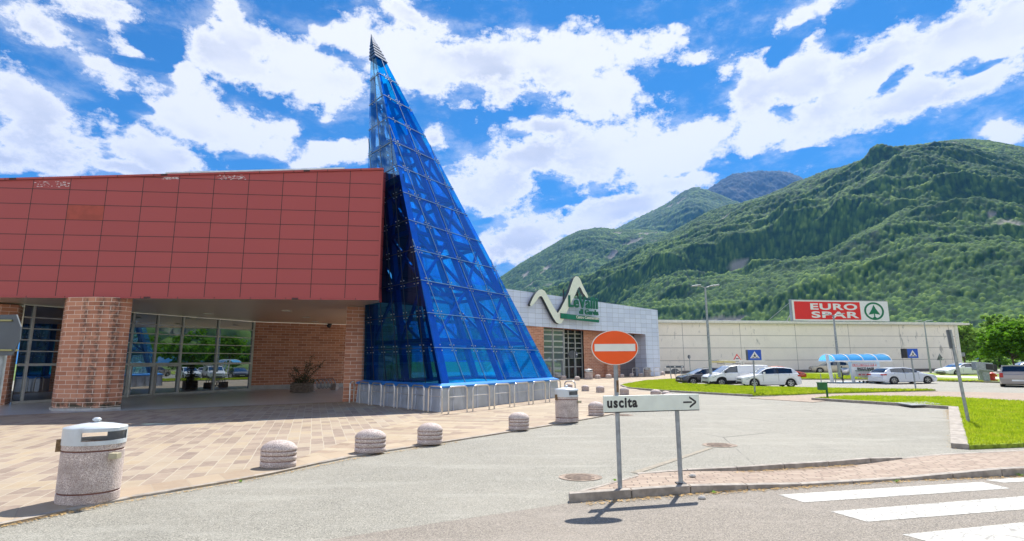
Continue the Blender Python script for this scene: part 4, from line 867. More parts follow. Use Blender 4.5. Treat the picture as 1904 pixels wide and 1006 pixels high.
# ---------------------------------------------------------------- silver building with the zigzag logo
S0, S1 = Vector((-.7, 58.0)), Vector((19.2, 71.0)); sdir = (S1 - S0).normalized(); sn = Vector((sdir.y, -sdir.x)); SL = S0 - sdir * 15
sb = thing('silver_building', (9, 64, 0), 'silver metal tiled building with glass entrance behind the pyramid', 'building')
def spx(x, y=690): h = onpl(x, y, S0, S1); return (Vector((h.x, h.y)) - S0).dot(sdir)
def sp3(s, z, o=0.0): p = S0 + sdir*s + sn*o; return Vector((p.x, p.y, z))
sEnd = (S1 - S0).length
def stop_(s): return 9.77 + (8.55 - 9.77) * s / sEnd
def slo(s): return 5.85 + (5.32 - 5.85) * (s - spx(981)) / (spx(1201) - spx(981))
s_p = spx(1201, 640)
mb = MB()
def spanel(mb, s0, s1, z0a, z0b, z1a, z1b, o=0.0):
    mb.quad(sp3(s0,z0a,o), sp3(s1,z0b,o), sp3(s1,z1b,o), sp3(s0,z1a,o), [(s0,z0a),(s1,z0b),(s1,z1b),(s0,z1a)])
spanel(mb, -15, s_p, slo(-15), slo(s_p), stop_(-15), stop_(s_p)); spanel(mb, s_p, sEnd, 0, 0, stop_(s_p), stop_(sEnd))
e2 = Vector((25.0, 93)); mb.quad(sp3(sEnd,0), (e2.x,e2.y,0), (e2.x,e2.y,8.4), sp3(sEnd,8.55), [(0,0),(26,0),(26,8.4),(0,8.5)])
mb.quad(sp3(s_p, 0), sp3(s_p, 0, -2.0), sp3(s_p, slo(s_p), -2.0), sp3(s_p, slo(s_p)), [(0,0),(2,0),(2,5.3),(0,5.3)])
mb.build('silver_cladding', mat_silver, sb, world=True)
mb = MB(); mb.add([sp3(-15, stop_(-15)-.02, -.02), sp3(sEnd-.02, 8.53, -.02), (24.9,92.9,8.38), (-5,85,9)], [(0,1,2,3)]); mb.build('roof', mat_flash, sb, world=True)
mb = MB(); mb.add([sp3(-15, slo(-15)+.01, -.02), sp3(s_p, slo(s_p)+.01, -.02), sp3(s_p, slo(s_p)+.01, -4), sp3(-15, slo(-15)+.01, -4)], [(0,3,2,1)]); mb.build('soffit', M('terracotta_soffit', (.40,.16,.08), .7), sb, world=True)
sA, sB, sC, sD, sE = spx(981), spx(1013), spx(1060), spx(1099), spx(1160)
mb = MB(); p = [sp3(sA-2.5,0,-.1), sp3(sB,0,-.1), sp3(sB,0,-1.6), sp3(sA-2.5,0,-1.6)]; mb.prism([(q.x,q.y) for q in p], 0, 5.8); mb.build('brick_pillar', mat_block, sb, world=True)
def swall(s0, s1, z0, z1, o, name, mat): m_ = MB(); m_.quad(sp3(s0,z0,o), sp3(s1,z0,o), sp3(s1,z1,o), sp3(s0,z1,o), [(s0,z0),(s1,z0),(s1,z1),(s0,z1)]); return m_.build(name, mat, sb, world=True)
swall(sB, sC, .0, 5.8, -1.0, 'entrance_glazing', mat_win2)
for s in (sB+.1, (sB+sC)/2+.1, sC-.1): m_ = MB(); m_.bar(sp3(s,0,-.95), sp3(s,5.8,-.95), .22, .12, (sdir.x,sdir.y,0)); m_.build('mullion', mat_alu, sb, world=True)
for z in (2.15, 2.95, 3.6, 4.25, 5.0, 5.5): m_ = MB(); m_.bar(sp3(sB,z,-.95), sp3(sC,z,-.95), .10, .16); m_.build('transom', mat_alu, sb, world=True)
a_, b_ = (sB+sC)/2+.1, sC-.3
for ss in (a_, b_): m_ = MB(); m_.bar(sp3(ss,0,-.90), sp3(ss,2.1,-.90), .16, .12, (sdir.x,sdir.y,0)); m_.build('door_frame', mat_alu, sb, world=True)
swall(sC, sD+.4, .0, 5.8, -1.6, 'dark_glazing', M('dark_window_glass', (.02,.022,.025), .12))
for k in range(4): s = sC + (sD - sC) * k / 3; m_ = MB(); m_.bar(sp3(s,0,-1.55), sp3(s,5.6,-1.55), .12, .1, (sdir.x,sdir.y,0)); m_.build('mullion', mat_alu, sb, world=True)
for z in (1.3, 2.3, 2.9, 3.5, 4.1, 4.7, 5.2): m_ = MB(); m_.bar(sp3(sC,z,-1.55), sp3(sD,z,-1.55), .06, .08); m_.build('transom', mat_alu, sb, world=True)
swall(sD, sE, .0, 5.8, -1.2, 'brick_wall', mat_block); m_ = MB(); q = [sp3(spx(1136),0,-.6), sp3(sE,0,-.6), sp3(sE,0,-2), sp3(spx(1136),0,-2)]; m_.prism([(v.x,v.y) for v in q], 0, 5.6); m_.build('brick_pillar', mat_block, sb, world=True)
m, nt, p = newmat('dark_recess_tiles'); c, f, v = bricks(nt, 1.8, .85, .02, 0, 0, 'UV'); nt.links.new(mixc(nt, f, (.15,.13,.14), (.04,.04,.04)), p.inputs['Base Color']); p.inputs['Roughness'].default_value = .5; mat_recess = m
swall(sE, s_p+.3, .0, 5.6, -2.0, 'recess_wall', mat_recess)
for i in range(5):
    s = spx(1178) + i*1.9; b = sp3(s, .034, .9); a = sp3(s-1.1, .034, .9); hoop(a, b, 1.05, ['first','second','third','fourth','fifth'][i] + ' from left of the distant bicycle hoops before the silver building recess', 'distant bicycle hoops before the silver building recess')
# zigzag logo sign
lg = thing('shop_logo_sign', sp3(6, 6, .5), 'cream zigzag ribbon sign with green LeValli di Garda lettering on the silver building', 'sign')
LA, LBp = sp3(0, 0, .7), sp3(10, 0, .7)
def lpt(zx_, zy_): return onpl(980 + zx_/9.58, 505 + zy_/9.58, LA, LBp)
outer = [(62,612),(52,590),(70,540),(120,440),(165,370),(215,325),(265,315),(315,345),(355,410),(420,530),(480,640),(548,740),(600,660),(660,545),(740,380),(800,200),(830,120),(870,80),(910,90),(945,130),(985,230),(1040,340),(1085,430),(1085,465),(1065,470),
         (1000,385),(955,290),(930,270),(905,300),(850,430),(780,570),(700,740),(655,850),(615,920),(570,932),(520,905),(470,830),(400,700),(330,560),(275,455),(250,435),(220,445),(160,530),(110,590),(85,612)]
n = len(outer); fr = [lpt(*p) for p in outer]; off = Vector((sn.x, sn.y, 0))
def polyslab(name, pts2, mat_f, mat_s, parent, depth, proud=0.0):
    f = [lpt(*p) + off*proud for p in pts2]; b = [p - off*depth for p in f]; n = len(f)
    m_ = MB(); m_.add(f, [tuple(range(n))[::-1]]); o = m_.build(name, mat_f, parent, world=True)
    m_ = MB(); m_.add(f + b, [(k, n+k, n+(k+1)%n, (k+1)%n) for k in range(n)]); m_.add([p + off*.0 for p in b], [tuple(range(n))]); m_.build(name + '_side', mat_s, parent, world=True); return o
polyslab('ribbon', outer, mat_logo_face, mat_logo_side, lg, .45)
polyslab('green_band', [(590,740),(1275,825),(1272,908),(590,832)], mat_logo_green, mat_logo_side, lg, .2, .12)
rt3 = (lpt(1275,790) - lpt(600,700)); rt3 = Vector((sdir.x, sdir.y, 0))
tl = (lpt(1255,690) - lpt(735,625)); 
text('LeValli', 'lettering', mat_logo_dkgreen, lg, lpt(735, 622) + off*.05, Vector((sdir.x,sdir.y,-.012)), (0,0,1), 1.85, (lpt(1255,690)-lpt(735,625)).length, .08, bold=.05, gap=1.08)
text('di Garda', 'lettering', mat_logo_dkgreen, lg, lpt(925, 752) + off*.05, Vector((sdir.x,sdir.y,-.012)), (0,0,1), 0.82, (lpt(1265,790)-lpt(925,760)).length, .07, bold=.03, gap=1.05)
text('Centro Commerciale', 'lettering', mat_sign_white, lg, lpt(862, 832) + off*.16, Vector((sdir.x,sdir.y,-.012)), (0,0,1), .46, (lpt(1262,880)-lpt(862,832)).length, .01, bold=.010)
for q in ((925,300,960,460),(850,470,940,380)): m_ = MB(); m_.bar(lpt(q[0],q[1]) - off*.5, lpt(q[2],q[3]) - off*.5, .12, .12); m_.build('support_strut', mat_dark, lg, world=True)
m_ = MB(); m_.bar(lpt(705,300)-off*.6, lpt(705,520)-off*.6, .10, .10); m_.build('support_strut', mat_dark, lg, world=True)

# ---------------------------------------------------------------- concrete warehouse and its roof sign
wa, wb = Vector((22.3, 83.6)), Vector((76.8, 93.3)); wd = (wb - wa).normalized(); wn_ = Vector((wd.y, -wd.x)); WL = (wb - wa).length
wh = thing('warehouse', (50, 90, 0), 'long beige precast concrete warehouse with a pale coping', 'building')
def wp(s, z, o=0.0): p = wa + wd*s + wn_*o; return Vector((p.x, p.y, z))
m_ = MB(); m_.wall(wa, wb, 0, 7.75); m_.wall(wb, (wb.x-5, wb.y+30), 0, 7.75); m_.wall((wb.x-5, wb.y+30), (wa.x-5, wa.y+30), 0, 7.75); m_.build('wall', mat_wh, wh, world=True)
m_ = MB(); m_.obox(wp(WL/2+.6, 7.92, .1), Vector((wd.x,wd.y,0))*(WL/2+1.4), Vector((wn_.x,wn_.y,0))*.5, (0,0,.17)); m_.build('coping', mat_coping, wh, world=True)
m_ = MB(); m_.obox(wp(WL/2+.3, 8.14, -.1), Vector((wd.x,wd.y,0))*(WL/2+.8), Vector((wn_.x,wn_.y,0))*.4, (0,0,.05)); m_.build('gutter', mat_flash, wh, world=True)
m_ = MB(); m_.add([wp(0,7.8,-.3), wp(WL,7.8,-.3), (wb.x-5,wb.y+30,7.8), (wa.x-5,wa.y+30,7.8)], [(0,1,2,3)]); m_.build('roof', mat_concrete, wh, world=True)
m_ = MB(); m_.obox(wp(WL-.35, 3.85, .06), Vector((wd.x,wd.y,0))*.35, Vector((wn_.x,wn_.y,0))*.06, (0,0,3.85)); m_.build('corner_post', mat_coping, wh, world=True)
m_ = MB(); m_.obox(wp(WL/2, .2, .04), Vector((wd.x,wd.y,0))*(WL/2-.8), Vector((wn_.x,wn_.y,0))*.04, (0,0,.2)); m_.build('base_strip', M('dark_plinth', (.16,.14,.13), .9), wh, world=True)
es = thing('roof_sign', (53, 89.5, 8.1), 'red and white EURO SPAR sign board with green fir emblem on the warehouse roof', 'sign')
E0, E1 = dep(1473, 576, 87.2), dep(1652, 579, 90.3); ed = Vector((E1.x-E0.x, E1.y-E0.y, 0)); EW = ed.length; ed.normalize(); en = Vector((ed.y, -ed.x, 0))
zt0, zb0 = dep(1473, 558, 87.2).z, dep(1473, 596, 87.2).z; zt1, zb1 = dep(1652, 560.5, 90.3).z, dep(1652, 597, 90.3).z
zb_, zt_ = (zb0+zb1)/2, (zt0+zt1)/2; EH = zt_ - zb_
def ep(s, z, o=0.0): return Vector((E0.x, E0.y, 0)) + ed*s*EW + en*o + Vector((0,0,zb_ + z*EH))
def erect(name, s0, s1, z0, z1, o, mat, th=.01): m_ = MB(); m_.obox(ep((s0+s1)/2,(z0+z1)/2,o), ed*(s1-s0)*EW/2, en*th, Vector((0,0,(z1-z0)*EH/2))); return m_.build(name, mat, es, world=True)
erect('board', 0, 1, 0, 1, -.15, mat_white, .16); erect('frame_edge', -.012, 0, -.03, 1.03, -.15, mat_galv, .2); erect('frame_edge', 0, 1, 1.0, 1.03, -.15, mat_galv, .18)
erect('red_field', .022, .70, .06, .94, .02, mat_eured, .008)
text('EURO', 'lettering', mat_white, es, ep(.185, .55, .035), ed, (0,0,1), 1.40, EW*.485, .01, bold=.045, gap=1.1)
text('SPAR', 'lettering', mat_white, es, ep(.19, .15, .035), ed, (0,0,1), 1.40, EW*.49, .01, bold=.045, gap=1.1)
cE = ep(.845, .5, .03); ro = .45*EH; rx_ = ro*1.27
m_ = MB(); n = 56
f = [cE + ed*rx_*math.cos(2*math.pi*k/n) + Vector((0,0,ro*math.sin(2*math.pi*k/n))) for k in range(n)]; g = [cE + (p - cE)*.80 for p in f]; m_.add(f + g, [(k, (k+1)%n, n+(k+1)%n, n+k) for k in range(n)]); m_.build('emblem_ring', mat_eugreen, es, world=True)
def et(u, v): return cE + ed*u*rx_ + Vector((0,0,v*ro)) + en*.004
m_ = MB(); m_.add([et(0,.72), et(.22,.22), et(.60,-.40), et(.06,-.30), et(.06,-.62), et(.30,-.86), et(-.30,-.86), et(-.06,-.62), et(-.06,-.30), et(-.60,-.40), et(-.22,.22)], [(0,10,9,8,7,6,5,4,3,2,1)]); 
m_.v = m_.v; m_.build('emblem_fir', mat_eugreen, es, world=True)
for s in (.05,.35,.65,.95): m_ = MB(); m_.bar(ep(s,-.1,-.3)+Vector((0,0,-.2)), ep(s,1,-.3), .14,.14); m_.bar(ep(s,.8,-.3), ep(s,-.12,-3.2), .10,.10); m_.build('support_frame', mat_galv, es, world=True)
m_ = MB(); m_.bar(ep(.0,.92,-.2), ep(-.26,-.25,-1.5), .05,.05); m_.build('guy_cable', mat_galv, es, world=True)

# ---------------------------------------------------------------- lamp posts and distant signs
def lamp(px0, y0, px1, y1, r, label, double=True):
    b = gnd(px0, y0); tp = dep(px1, y1, b.y); t = thing('street_lamp', b, label, 'street lamp', 'lamp posts of the car park')
    tp = Vector((b.x, b.y, tp.z)); m_ = MB(); m_.tube([b, b.lerp(tp,.5), tp], [r*1.25, r, r*.62], 12); m_.build('pole', mat_galv, t, world=True)
    for s in ((-1, 1) if double else (1,)):
        m_ = MB(); m_.tube([tp + Vector((0,0,-.05)), tp + Vector((s*.5,0,.1))], .035, 8); m_.build('arm', mat_galv, t, world=True)
        m_ = MB(); m_.obox(tp + Vector((s*.75,-.02,.12)), Vector((.38,0,.04)), (0,.16,0), (0,0,.05)); m_.build('lamp_head', mat_galv, t, world=True, bevel=.03)
lamp(1323, 717, 1308, 534, .105, 'tall grey lamp post on the grass between the black car and the white van')
lamp(1562, 705, 1551, 586, .12, 'grey lamp post behind the trolley shelter with its head against the EURO SPAR sign')
lamp(1731, 695, 1719, 598, .10, 'slim grey lamp post before the concrete wall, right of the white estate-like hatchback')
def ped_sign(x0, y0, pxc, pyc, hwpx, label, sgn=1):
    b = gnd(x0, y0); Y = b.y; c = dep(pxc, pyc, Y); k = Y/1000; h = hwpx*k; v = 9.6*k if hwpx > 12 else 8.6*k; b = Vector((b.x, b.y, .02))
    t = thing('pedestrian_crossing_sign', b, label, 'road sign'); tp = Vector((c.x, c.y, c.z)); m_ = MB(); m_.tube([b, tp + Vector((0,.05,-v*.6))], .045, 10); m_.build('pole', mat_galv, t, world=True)
    m_ = MB(); m_.obox(c, (h,0,0), (0,.09,0), (0,0,v)); m_.build('box', mat_sign_back, t, world=True, bevel=.02)
    m_ = MB(); m_.obox(c + Vector((h*.06,-.095,0)), (h*.93,0,0), (0,.008,0), (0,0,v*.96)); m_.build('blue_face', mat_sign_blue, t, world=True)
    m_ = MB(); cc = c + Vector((h*.06,-.106,0)); m_.add([cc+Vector((-h*.68,0,-v*.62)), cc+Vector((h*.68,0,-v*.62)), cc+Vector((0,0,v*.68))], [(0,1,2)]); m_.build('white_triangle', mat_white, t, world=True)
    m_ = MB(); cc += Vector((0,-.006,0))
    def q(u0,v0,u1,v1,w): a_, b_ = cc+Vector((u0*h,0,u0*0+v0*v)), cc+Vector((u1*h,0,v1*v)); m_.bar(a_, b_, .002, w*v, (0,1,0)) if False else m_.obox((a_+b_)/2, (b_-a_)/2, Vector((0,.002,0)), ((b_-a_).normalized().cross(Vector((0,1,0))))*w*v)
    q(0,.10,0,-.18,.09); q(0,-.12,-.16,-.50,.05); q(0,-.12,.17,-.50,.05); q(0,.02,-.17,-.18,.04); q(0,.02,.16,-.16,.04); q(-.03,.22,.03,.22,.06)
    for u in (-.44,-.26,.28,.46): q(u,-.58,u*.75,-.38,.045)
    m_.build('walking_figure', mat_black, t, world=True)
    m_ = MB(); m_.obox(c + Vector((0,-.097,-v-.0)), (h,0,0), (0,.01,0), (0,0,.012)); m_.build('lower_edge', mat_galv, t, world=True); return t, c, h, v
ped_sign(1404, 734, 1401, 660, 13, 'blue illuminated pedestrian crossing sign in front of the white hatchback')
t, c, h, v = ped_sign(1703, 725, 1694.5, 657, 10.3, 'blue pedestrian crossing sign with a dark side, before the white hatchback near the shelter')
m_ = MB(); m_.obox(c + Vector((-h*1.32,.0,0)), (h*.30,0,0), (0,.12,0), (0,0,v)); m_.build('side_box', mat_dark, t, world=True)
# speed bump warning sign
b = Vector((gnd(1371, 694).x, gnd(1371,694).y, 0)); b = dep(1371, 690, 70); b.z = 0; c = dep(1370.5, 664, 70); k = .070
t = thing('warning_sign', b, 'small red-edged triangular bump warning sign above the white van', 'road sign'); m_ = MB(); m_.tube([b + Vector((0,0,0)), Vector((c.x, 70.06, c.z+.2))], .05, 8); m_.build('pole', mat_galv, t, world=True)
def tri(c, w, h, o, name, mat, par, up=1): m_ = MB(); a = [c + Vector((-w, o, -h*.5*up)), c + Vector((w, o, -h*.5*up)), c + Vector((0, o, h*.5*up))]; b_ = [p + Vector((0,.03,0)) for p in a]; m_.add(a + b_, [(0,1,2),(5,4,3),(0,3,4,1),(1,4,5,2),(2,5,3,0)]); return m_.build(name, mat, par, world=True)
tri(c, 8*k, 12.5*k, 0, 'red_border', mat_eured, t); tri(c + Vector((0,0,-.07)), 5.4*k, 8.2*k, -.01, 'white_field', mat_white, t); m_ = MB(); m_.lathe([(0,0)], 4) if False else m_.obox(c + Vector((0,-.016,-.20)), (.20,0,0), (0,.004,0), (0,0,.05)); m_.build('bump_symbol', mat_black, t, world=True)
m_ = MB(); m_.obox(dep(1371, 672.5, 70), (7.4*k,0,0), (0,.02,0), (0,0,1.9*k)); m_.build('distance_plate', mat_white, t, world=True)
m_ = MB(); m_.obox(dep(1371, 672.5, 69.96), (3.4*k,0,0), (0,.004,0), (0,0,.4*k)); m_.build('distance_lettering', mat_black, t, world=True)
# sign backs by the black car
def backdisc(x0, y0, xc, yc, rx, rz, label, pr=.05):
    b = gnd(x0, y0); Y = b.y; k = Y/1000; c = dep(xc, yc, Y); t = thing('round_sign', b, label, 'road sign'); m_ = MB(); m_.tube([b, Vector((b.x, Y, c.z+rz*k*.8))], pr, 8); m_.build('pole', mat_galv, t, world=True)
    m_ = MB(); disc(m_, Vector((c.x, Y+.08, c.z)), (1,0,0), (0,0,1), rx*k, rz*k, .03, 32); m_.build('plate', mat_sign_back, t, world=True)
    m_ = MB(); m_.obox(Vector((c.x + rx*k*.72, Y+.05, c.z)), (rx*k*.14,0,0), (0,.006,0), (0,0,rz*k*.13)); m_.build('sticker', mat_white, t, world=True); return t
backdisc(1069, 703, 1065.8, 659, 9, 7.2, 'dark back of a round road sign before the silver building entrance')
backdisc(1257, 703, 1255.5, 690.6, 7.4, 5.2, 'dark back of a round sign under the low sign bar near the black car')
backdisc(1284, 698, 1281.5, 663.5, 2.6, 3.6, 'small dark narrow round sign before the concrete wall left of the lamp post')
b = gnd(1247, 706); Y = b.y; k = Y/1000; t = thing('direction_sign', b, 'back of a low horizontal sign bar on two legs near the black car', 'direction sign')
m_ = MB(); m_.obox(dep(1255, 682, Y), (16*k,0,0), (0,.02,0), (0,0,1.9*k)); m_.build('panel', mat_sign_back, t, world=True)
for xx, yy in ((1245.5,706),(1266,706)): m_ = MB(); p_ = dep(xx, 680.5, Y); p_.y -= .07; m_.tube([Vector((p_.x+.06,p_.y,0)), p_], .05, 8); m_.build('leg', mat_galv, t, world=True)
for xx in (1254.7,1268.5): m_ = MB(); m_.obox(dep(xx, 682, Y-.05), (1.4*k,0,0), (0,.006,0), (0,0,.9*k)); m_.build('sticker', mat_white, t, world=True)
b = dep(1752, 697, 74); b.z = 0; t = thing('triangular_sign', b, 'dark back of a triangular road sign left of the white saloon', 'road sign'); c = dep(1748.5, 663.5, 74); m_ = MB(); m_.tube([b, Vector((b.x,74,c.z+.4))], .05, 8); m_.build('pole', mat_galv, t, world=True); tri(Vector((c.x,74.06,c.z)), 6.6*.074, 12*.074, 0, 'plate', mat_sign_back, t)
m_ = MB(); m_.obox(Vector((c.x+.3,74.03,c.z-.28)), (.14,0,0), (0,.006,0), (0,0,.08)); m_.build('sticker', mat_white, t, world=True)
# green litter box on a post
b = gnd(1539, 742, .02); t = thing('green_post_bin', b, 'small dark green box on a green post at the corner of the lawn kerb', 'post bin'); Y = b.y; k = Y/1000
p_ = dep(1534, 712, Y); m_ = MB(); m_.tube([b, Vector((b.x, Y, p_.z))], .05, 8); m_.build('post', mat_gbin, t, world=True); m_ = MB(); c = dep(1529, 718.5, Y-.18); m_.obox(c, (6.6*k,0,0), (0,.16,0), Vector((0,0,6.4*k))); m_.build('box', mat_gbin, t, world=True, bevel=.02)
m_ = MB(); m_.obox(c + Vector((0,0,6.6*k)), (7.0*k,0,0), (0,.18,0), (0,0,.02)); m_.build('lid', mat_gbin, t, world=True)
sheet('manhole_slab', px((1663,753.5),(1722,751.5),(1754,757),(1695,758.8)), .125, M('dark_concrete', (.25,.26,.26), .8, var=.2), thick=.04)
sb_ = gnd(1718, 727, .0); m_ = MB(); m_.box(-.55,-.12,0,.65,.12,.12); tag(m_.build('kerb', mat_kerb, loc=(sb_.x, sb_.y, 0), bevel=.02), kind='structure')
# hydrant, cabinet, post
b = gnd(1846, 707.5, .09); k = b.y/1000; t = thing('fire_hydrant', b, 'small red fire hydrant on the verge strip', 'hydrant'); m_ = MB(); m_.lathe([(.0,0),(.30,0),(.30,.07),(.17,.09),(.17,.50),(.24,.53),(.24,.58),(.16,.64),(.05,.72),(0,.74)], 16, 1.3, 1); m_.build('body', mat_hydrant, t); m_ = MB(); m_.tube([(-.40,0,.42),(.40,0,.42)], .09, 10); m_.build('outlet', mat_hydrant, t)
b = gnd(1833, 708, .09); t = thing('utility_cabinet', b, 'grey metering cabinet on a pedestal beside the hydrant', 'cabinet'); k = b.y/1000
m_ = MB(); m_.box(-.35,-.2,0,.25,.2,.85); m_.build('pedestal', mat_galv, t, bevel=.02); m_ = MB(); m_.obox((-.25,-.15,1.22), (.75,.0,-.07), (0,.25,0), (.03,0,.36)); m_.build('housing', mat_galv, t, bevel=.03); m_ = MB(); m_.obox((.15,-.415,1.20), (.30,.0,-.03), (0,.012,0), (.01,0,.24)); m_.build('dark_door', mat_dark, t)
m_ = MB(); m_.obox((.75,.0,1.10), (.28,.0,-.03), (0,.18,0), (.01,0,.30)); m_.build('side_box', mat_dark, t, bevel=.03)
for x0, y0, x1, y1, lb in ((1821,710,1816,682,'thin grey post left of the metering cabinet'),(1860,702,1863,679,'thin dark leaning post right of the hydrant'),(1789,688,1787,656,'thin pole with a dark box by the right end of the warehouse')):
    b = gnd(x0, y0, .03); tp = dep(x1, y1, b.y); m_ = MB(); m_.tube([b, tp], .05, 8)
    if x0 == 1789: m_.obox(tp + Vector((0,-.1,-.3)), (.5,0,0), (0,.1,0), (0,0,.35))
    o = m_.build('marker_post', mat_galv, None, loc=tuple(b), world=True); tag(o, lb, 'post')

# ---------------------------------------------------------------- trolley shelter
Ysh = 47.0; k = Ysh/1000
sh = thing('trolley_shelter', (30, 47, 0), 'trolley shelter with arched blue translucent roof, white posts and a poster panel', 'shelter')
x0, x1 = dep(1553, 670, Ysh).x, dep(1658, 669, Ysh).x; zb_, zt2 = dep(1590, 671.5, Ysh).z, dep(1590, 658.5, Ysh+1.2).z
mr, ntr, pr_ = newmat('blue_polycarbonate'); pr_.inputs['Base Color'].default_value = (.10,.42,.80,1); pr_.inputs['Roughness'].default_value = .25
tt = nd(ntr, 'ShaderNodeBsdfTranslucent'); tt.inputs[0].default_value = (.12,.50,.92,1); t2 = nd(ntr, 'ShaderNodeBsdfTransparent'); t2.inputs[0].default_value = (.3,.65,.95,1)
mx = nd(ntr, 'ShaderNodeMixShader'); mx.inputs[0].default_value = .55; ntr.links.new(pr_.outputs[0], mx.inputs[1]); ntr.links.new(tt.outputs[0], mx.inputs[2]); mx2 = nd(ntr, 'ShaderNodeMixShader'); mx2.inputs[0].default_value = .10; ntr.links.new(mx.outputs[0], mx2.inputs[1]); ntr.links.new(t2.outputs[0], mx2.inputs[2]); ntr.links.new(mx2.outputs[0], ntr.nodes['Material Output'].inputs[0])
DY = 2.6; NA = 14
def arch(x, t): a_ = math.pi*(.04 + .92*t); return Vector((x, Ysh + DY/2 - math.cos(a_)*DY/2, zb_ + (math.sin(a_)-.12)*(zt2-zb_)*1.1))
m_ = MB(); xs = [x0 + (x1-x0)*i/20 for i in range(21)]; vs = [arch(x, j/NA) for x in xs for j in range(NA+1)]; m_.add(vs, [(i*(NA+1)+j, (i+1)*(NA+1)+j, (i+1)*(NA+1)+j+1, i*(NA+1)+j+1) for i in range(20) for j in range(NA)], smooth=True); m_.build('roof_canopy', mr, sh, world=True)
for i in range(5): x = x0 + (x1-x0)*i/4; m_ = MB(); m_.tube([arch(x, j/NA) + Vector((0,0,.03)) for j in range(NA+1)], .035, 6); m_.build('arch_rib', mat_white, sh, world=True)
for yy in (0, 1): m_ = MB(); a_, b_ = arch(x0, yy), arch(x1, yy); m_.bar(a_, b_, .12, .12); m_.build('eave_beam', mat_white, sh, world=True)
for x_ in (dep(1545,700,Ysh+.6).x, dep(1585,700,Ysh+.6).x, dep(1637,700,Ysh+.6).x):
    m_ = MB(); m_.bar((x_+.08, Ysh+.6, 0), (x_-.0, Ysh+.9, zb_+.55), .22, .16); m_.build('post', mat_white, sh, world=True); m_ = MB(); m_.box(x_-.2, Ysh+.4, 0, x_+.36, Ysh+.9, .06); m_.build('foot_plate', mat_galv, sh, world=True)
m_ = MB(); m_.bar((x0+.6, Ysh+1, .75), (x1-1, Ysh+1, .75), .06, .06); m_.build('guard_rail', mat_galv, sh, world=True)
for x_ in (1526, 1553): p_ = dep(x_, 700, Ysh+1); m_ = MB(); m_.bar((p_.x, Ysh+1, 0), (p_.x, Ysh+1, .78), .05, .05); m_.build('rail_post', mat_galv, sh, world=True)
m_ = MB(); m_.box(x0+.5, Ysh-.3, 0, x1-.3, Ysh+2.9, .03); m_.build('base_slab', mat_concrete, sh, world=True)
ps = thing('poster_panel', (31, 47.5, 0), 'white poster with red stripe and dark lettering hung in the trolley shelter', 'poster')
Yp = Ysh + .45; c0, c1 = dep(1581.5, 674, Yp), dep(1634, 700, Yp)
m_ = MB(); m_.box(c0.x, Yp, c1.z, c1.x, Yp+.05, c0.z); m_.build('panel', mat_white, ps, world=True)
def pr(x, y): return dep(1565 + x/20.12, 665 + y/20.12, Yp-.012)
a_, b_ = pr(400,235), pr(1300,325); m_ = MB(); m_.box(a_.x, Yp-.008, b_.z, b_.x, Yp-.002, a_.z); m_.build('red_stripe', mat_eured, ps, world=True)
a_, b_ = pr(630,605), pr(1150,665); m_ = MB(); m_.box(a_.x, Yp-.008, b_.z, b_.x, Yp-.002, a_.z); m_.build('red_stripe', mat_eured, ps, world=True)
def ptxt(s, x, y, w, sz, mat, b=.012): text(s, 'lettering', mat, ps, pr(x, y), (1,0,0), (0,0,1), sz, w/20.12*Yp/1000, .002, bold=b)
ptxt('IL NUMERO CONVENIENTE', 420, 300, 760, .17, mat_white); ptxt('!', 1215, 330, 60, .34, mat_white, .03)
ptxt('PREZZI BASSI', 580, 445, 620, .24, mat_black); ptxt('TUTTI I GIORNI', 600, 515, 620, .24, mat_black); ptxt('DAL 1959 AL TUO FIANCO', 610, 552, 480, .06, mat_dark, 0) if False else None
# shopping trolleys nested under the poster
def trolley(x, label):
    t = thing('shopping_trolley', (x, Ysh-.15, .035), label, 'trolley', 'shopping trolleys nested under the poster'); m_ = MB()
    for yy in (-.28, .28):
        m_.tube([(-.35,yy,.95),(.25,yy,.85),(.45,yy,.5),(-.2,yy,.42),(-.35,yy,.95)], .016, 6); m_.tube([(-.35,yy,.95),(-.15,yy,.14),(.45,yy,.14)], .016, 6)
        for q in range(4): m_.tube([(-.25+q*.17,yy,.9-q*.03),(-.12+q*.15,yy,.44)], .010, 5)
    for z, x_ in ((.95,-.35),(.85,.25),(.5,.45),(.42,-.2)): m_.tube([(x_,-.28,z),(x_,.28,z)], .014, 6)
    m_.build('basket', mat_steel, t); h = MB(); h.tube([(-.38,-.3,1.0),(-.38,.3,1.0)], .03, 8); h.build('handle', mat_gbin, t)
    for xx in (-.15,.42):
        for yy in (-.24,.24): w_ = MB(); w_.tube([(xx,yy-.02,.07),(xx,yy+.02,.07)], .07, 12); w_.build('wheel', mat_black, t)
for i in range(4): trolley(pr(640,880).x + i*.36, ['leftmost','second','third','rightmost'][i] + ' of the nested shopping trolleys under the poster')
b = dep(1573, 700, Ysh+.2); t = thing('steel_litter_bin', (b.x, Ysh+.2, .035), 'shiny steel bin on a post beside the poster in the shelter', 'litter bin'); m_ = MB(); m_.lathe([(0,.62),(.24,.62),(.30,1.25),(.26,1.25),(.2,.7)], 20, 1.2, 1); m_.build('container', mat_steel, t); m_ = MB(); m_.tube([(-.3,0,0),(-.3,0,1.4)], .05, 8); m_.build('post', mat_dark, t)

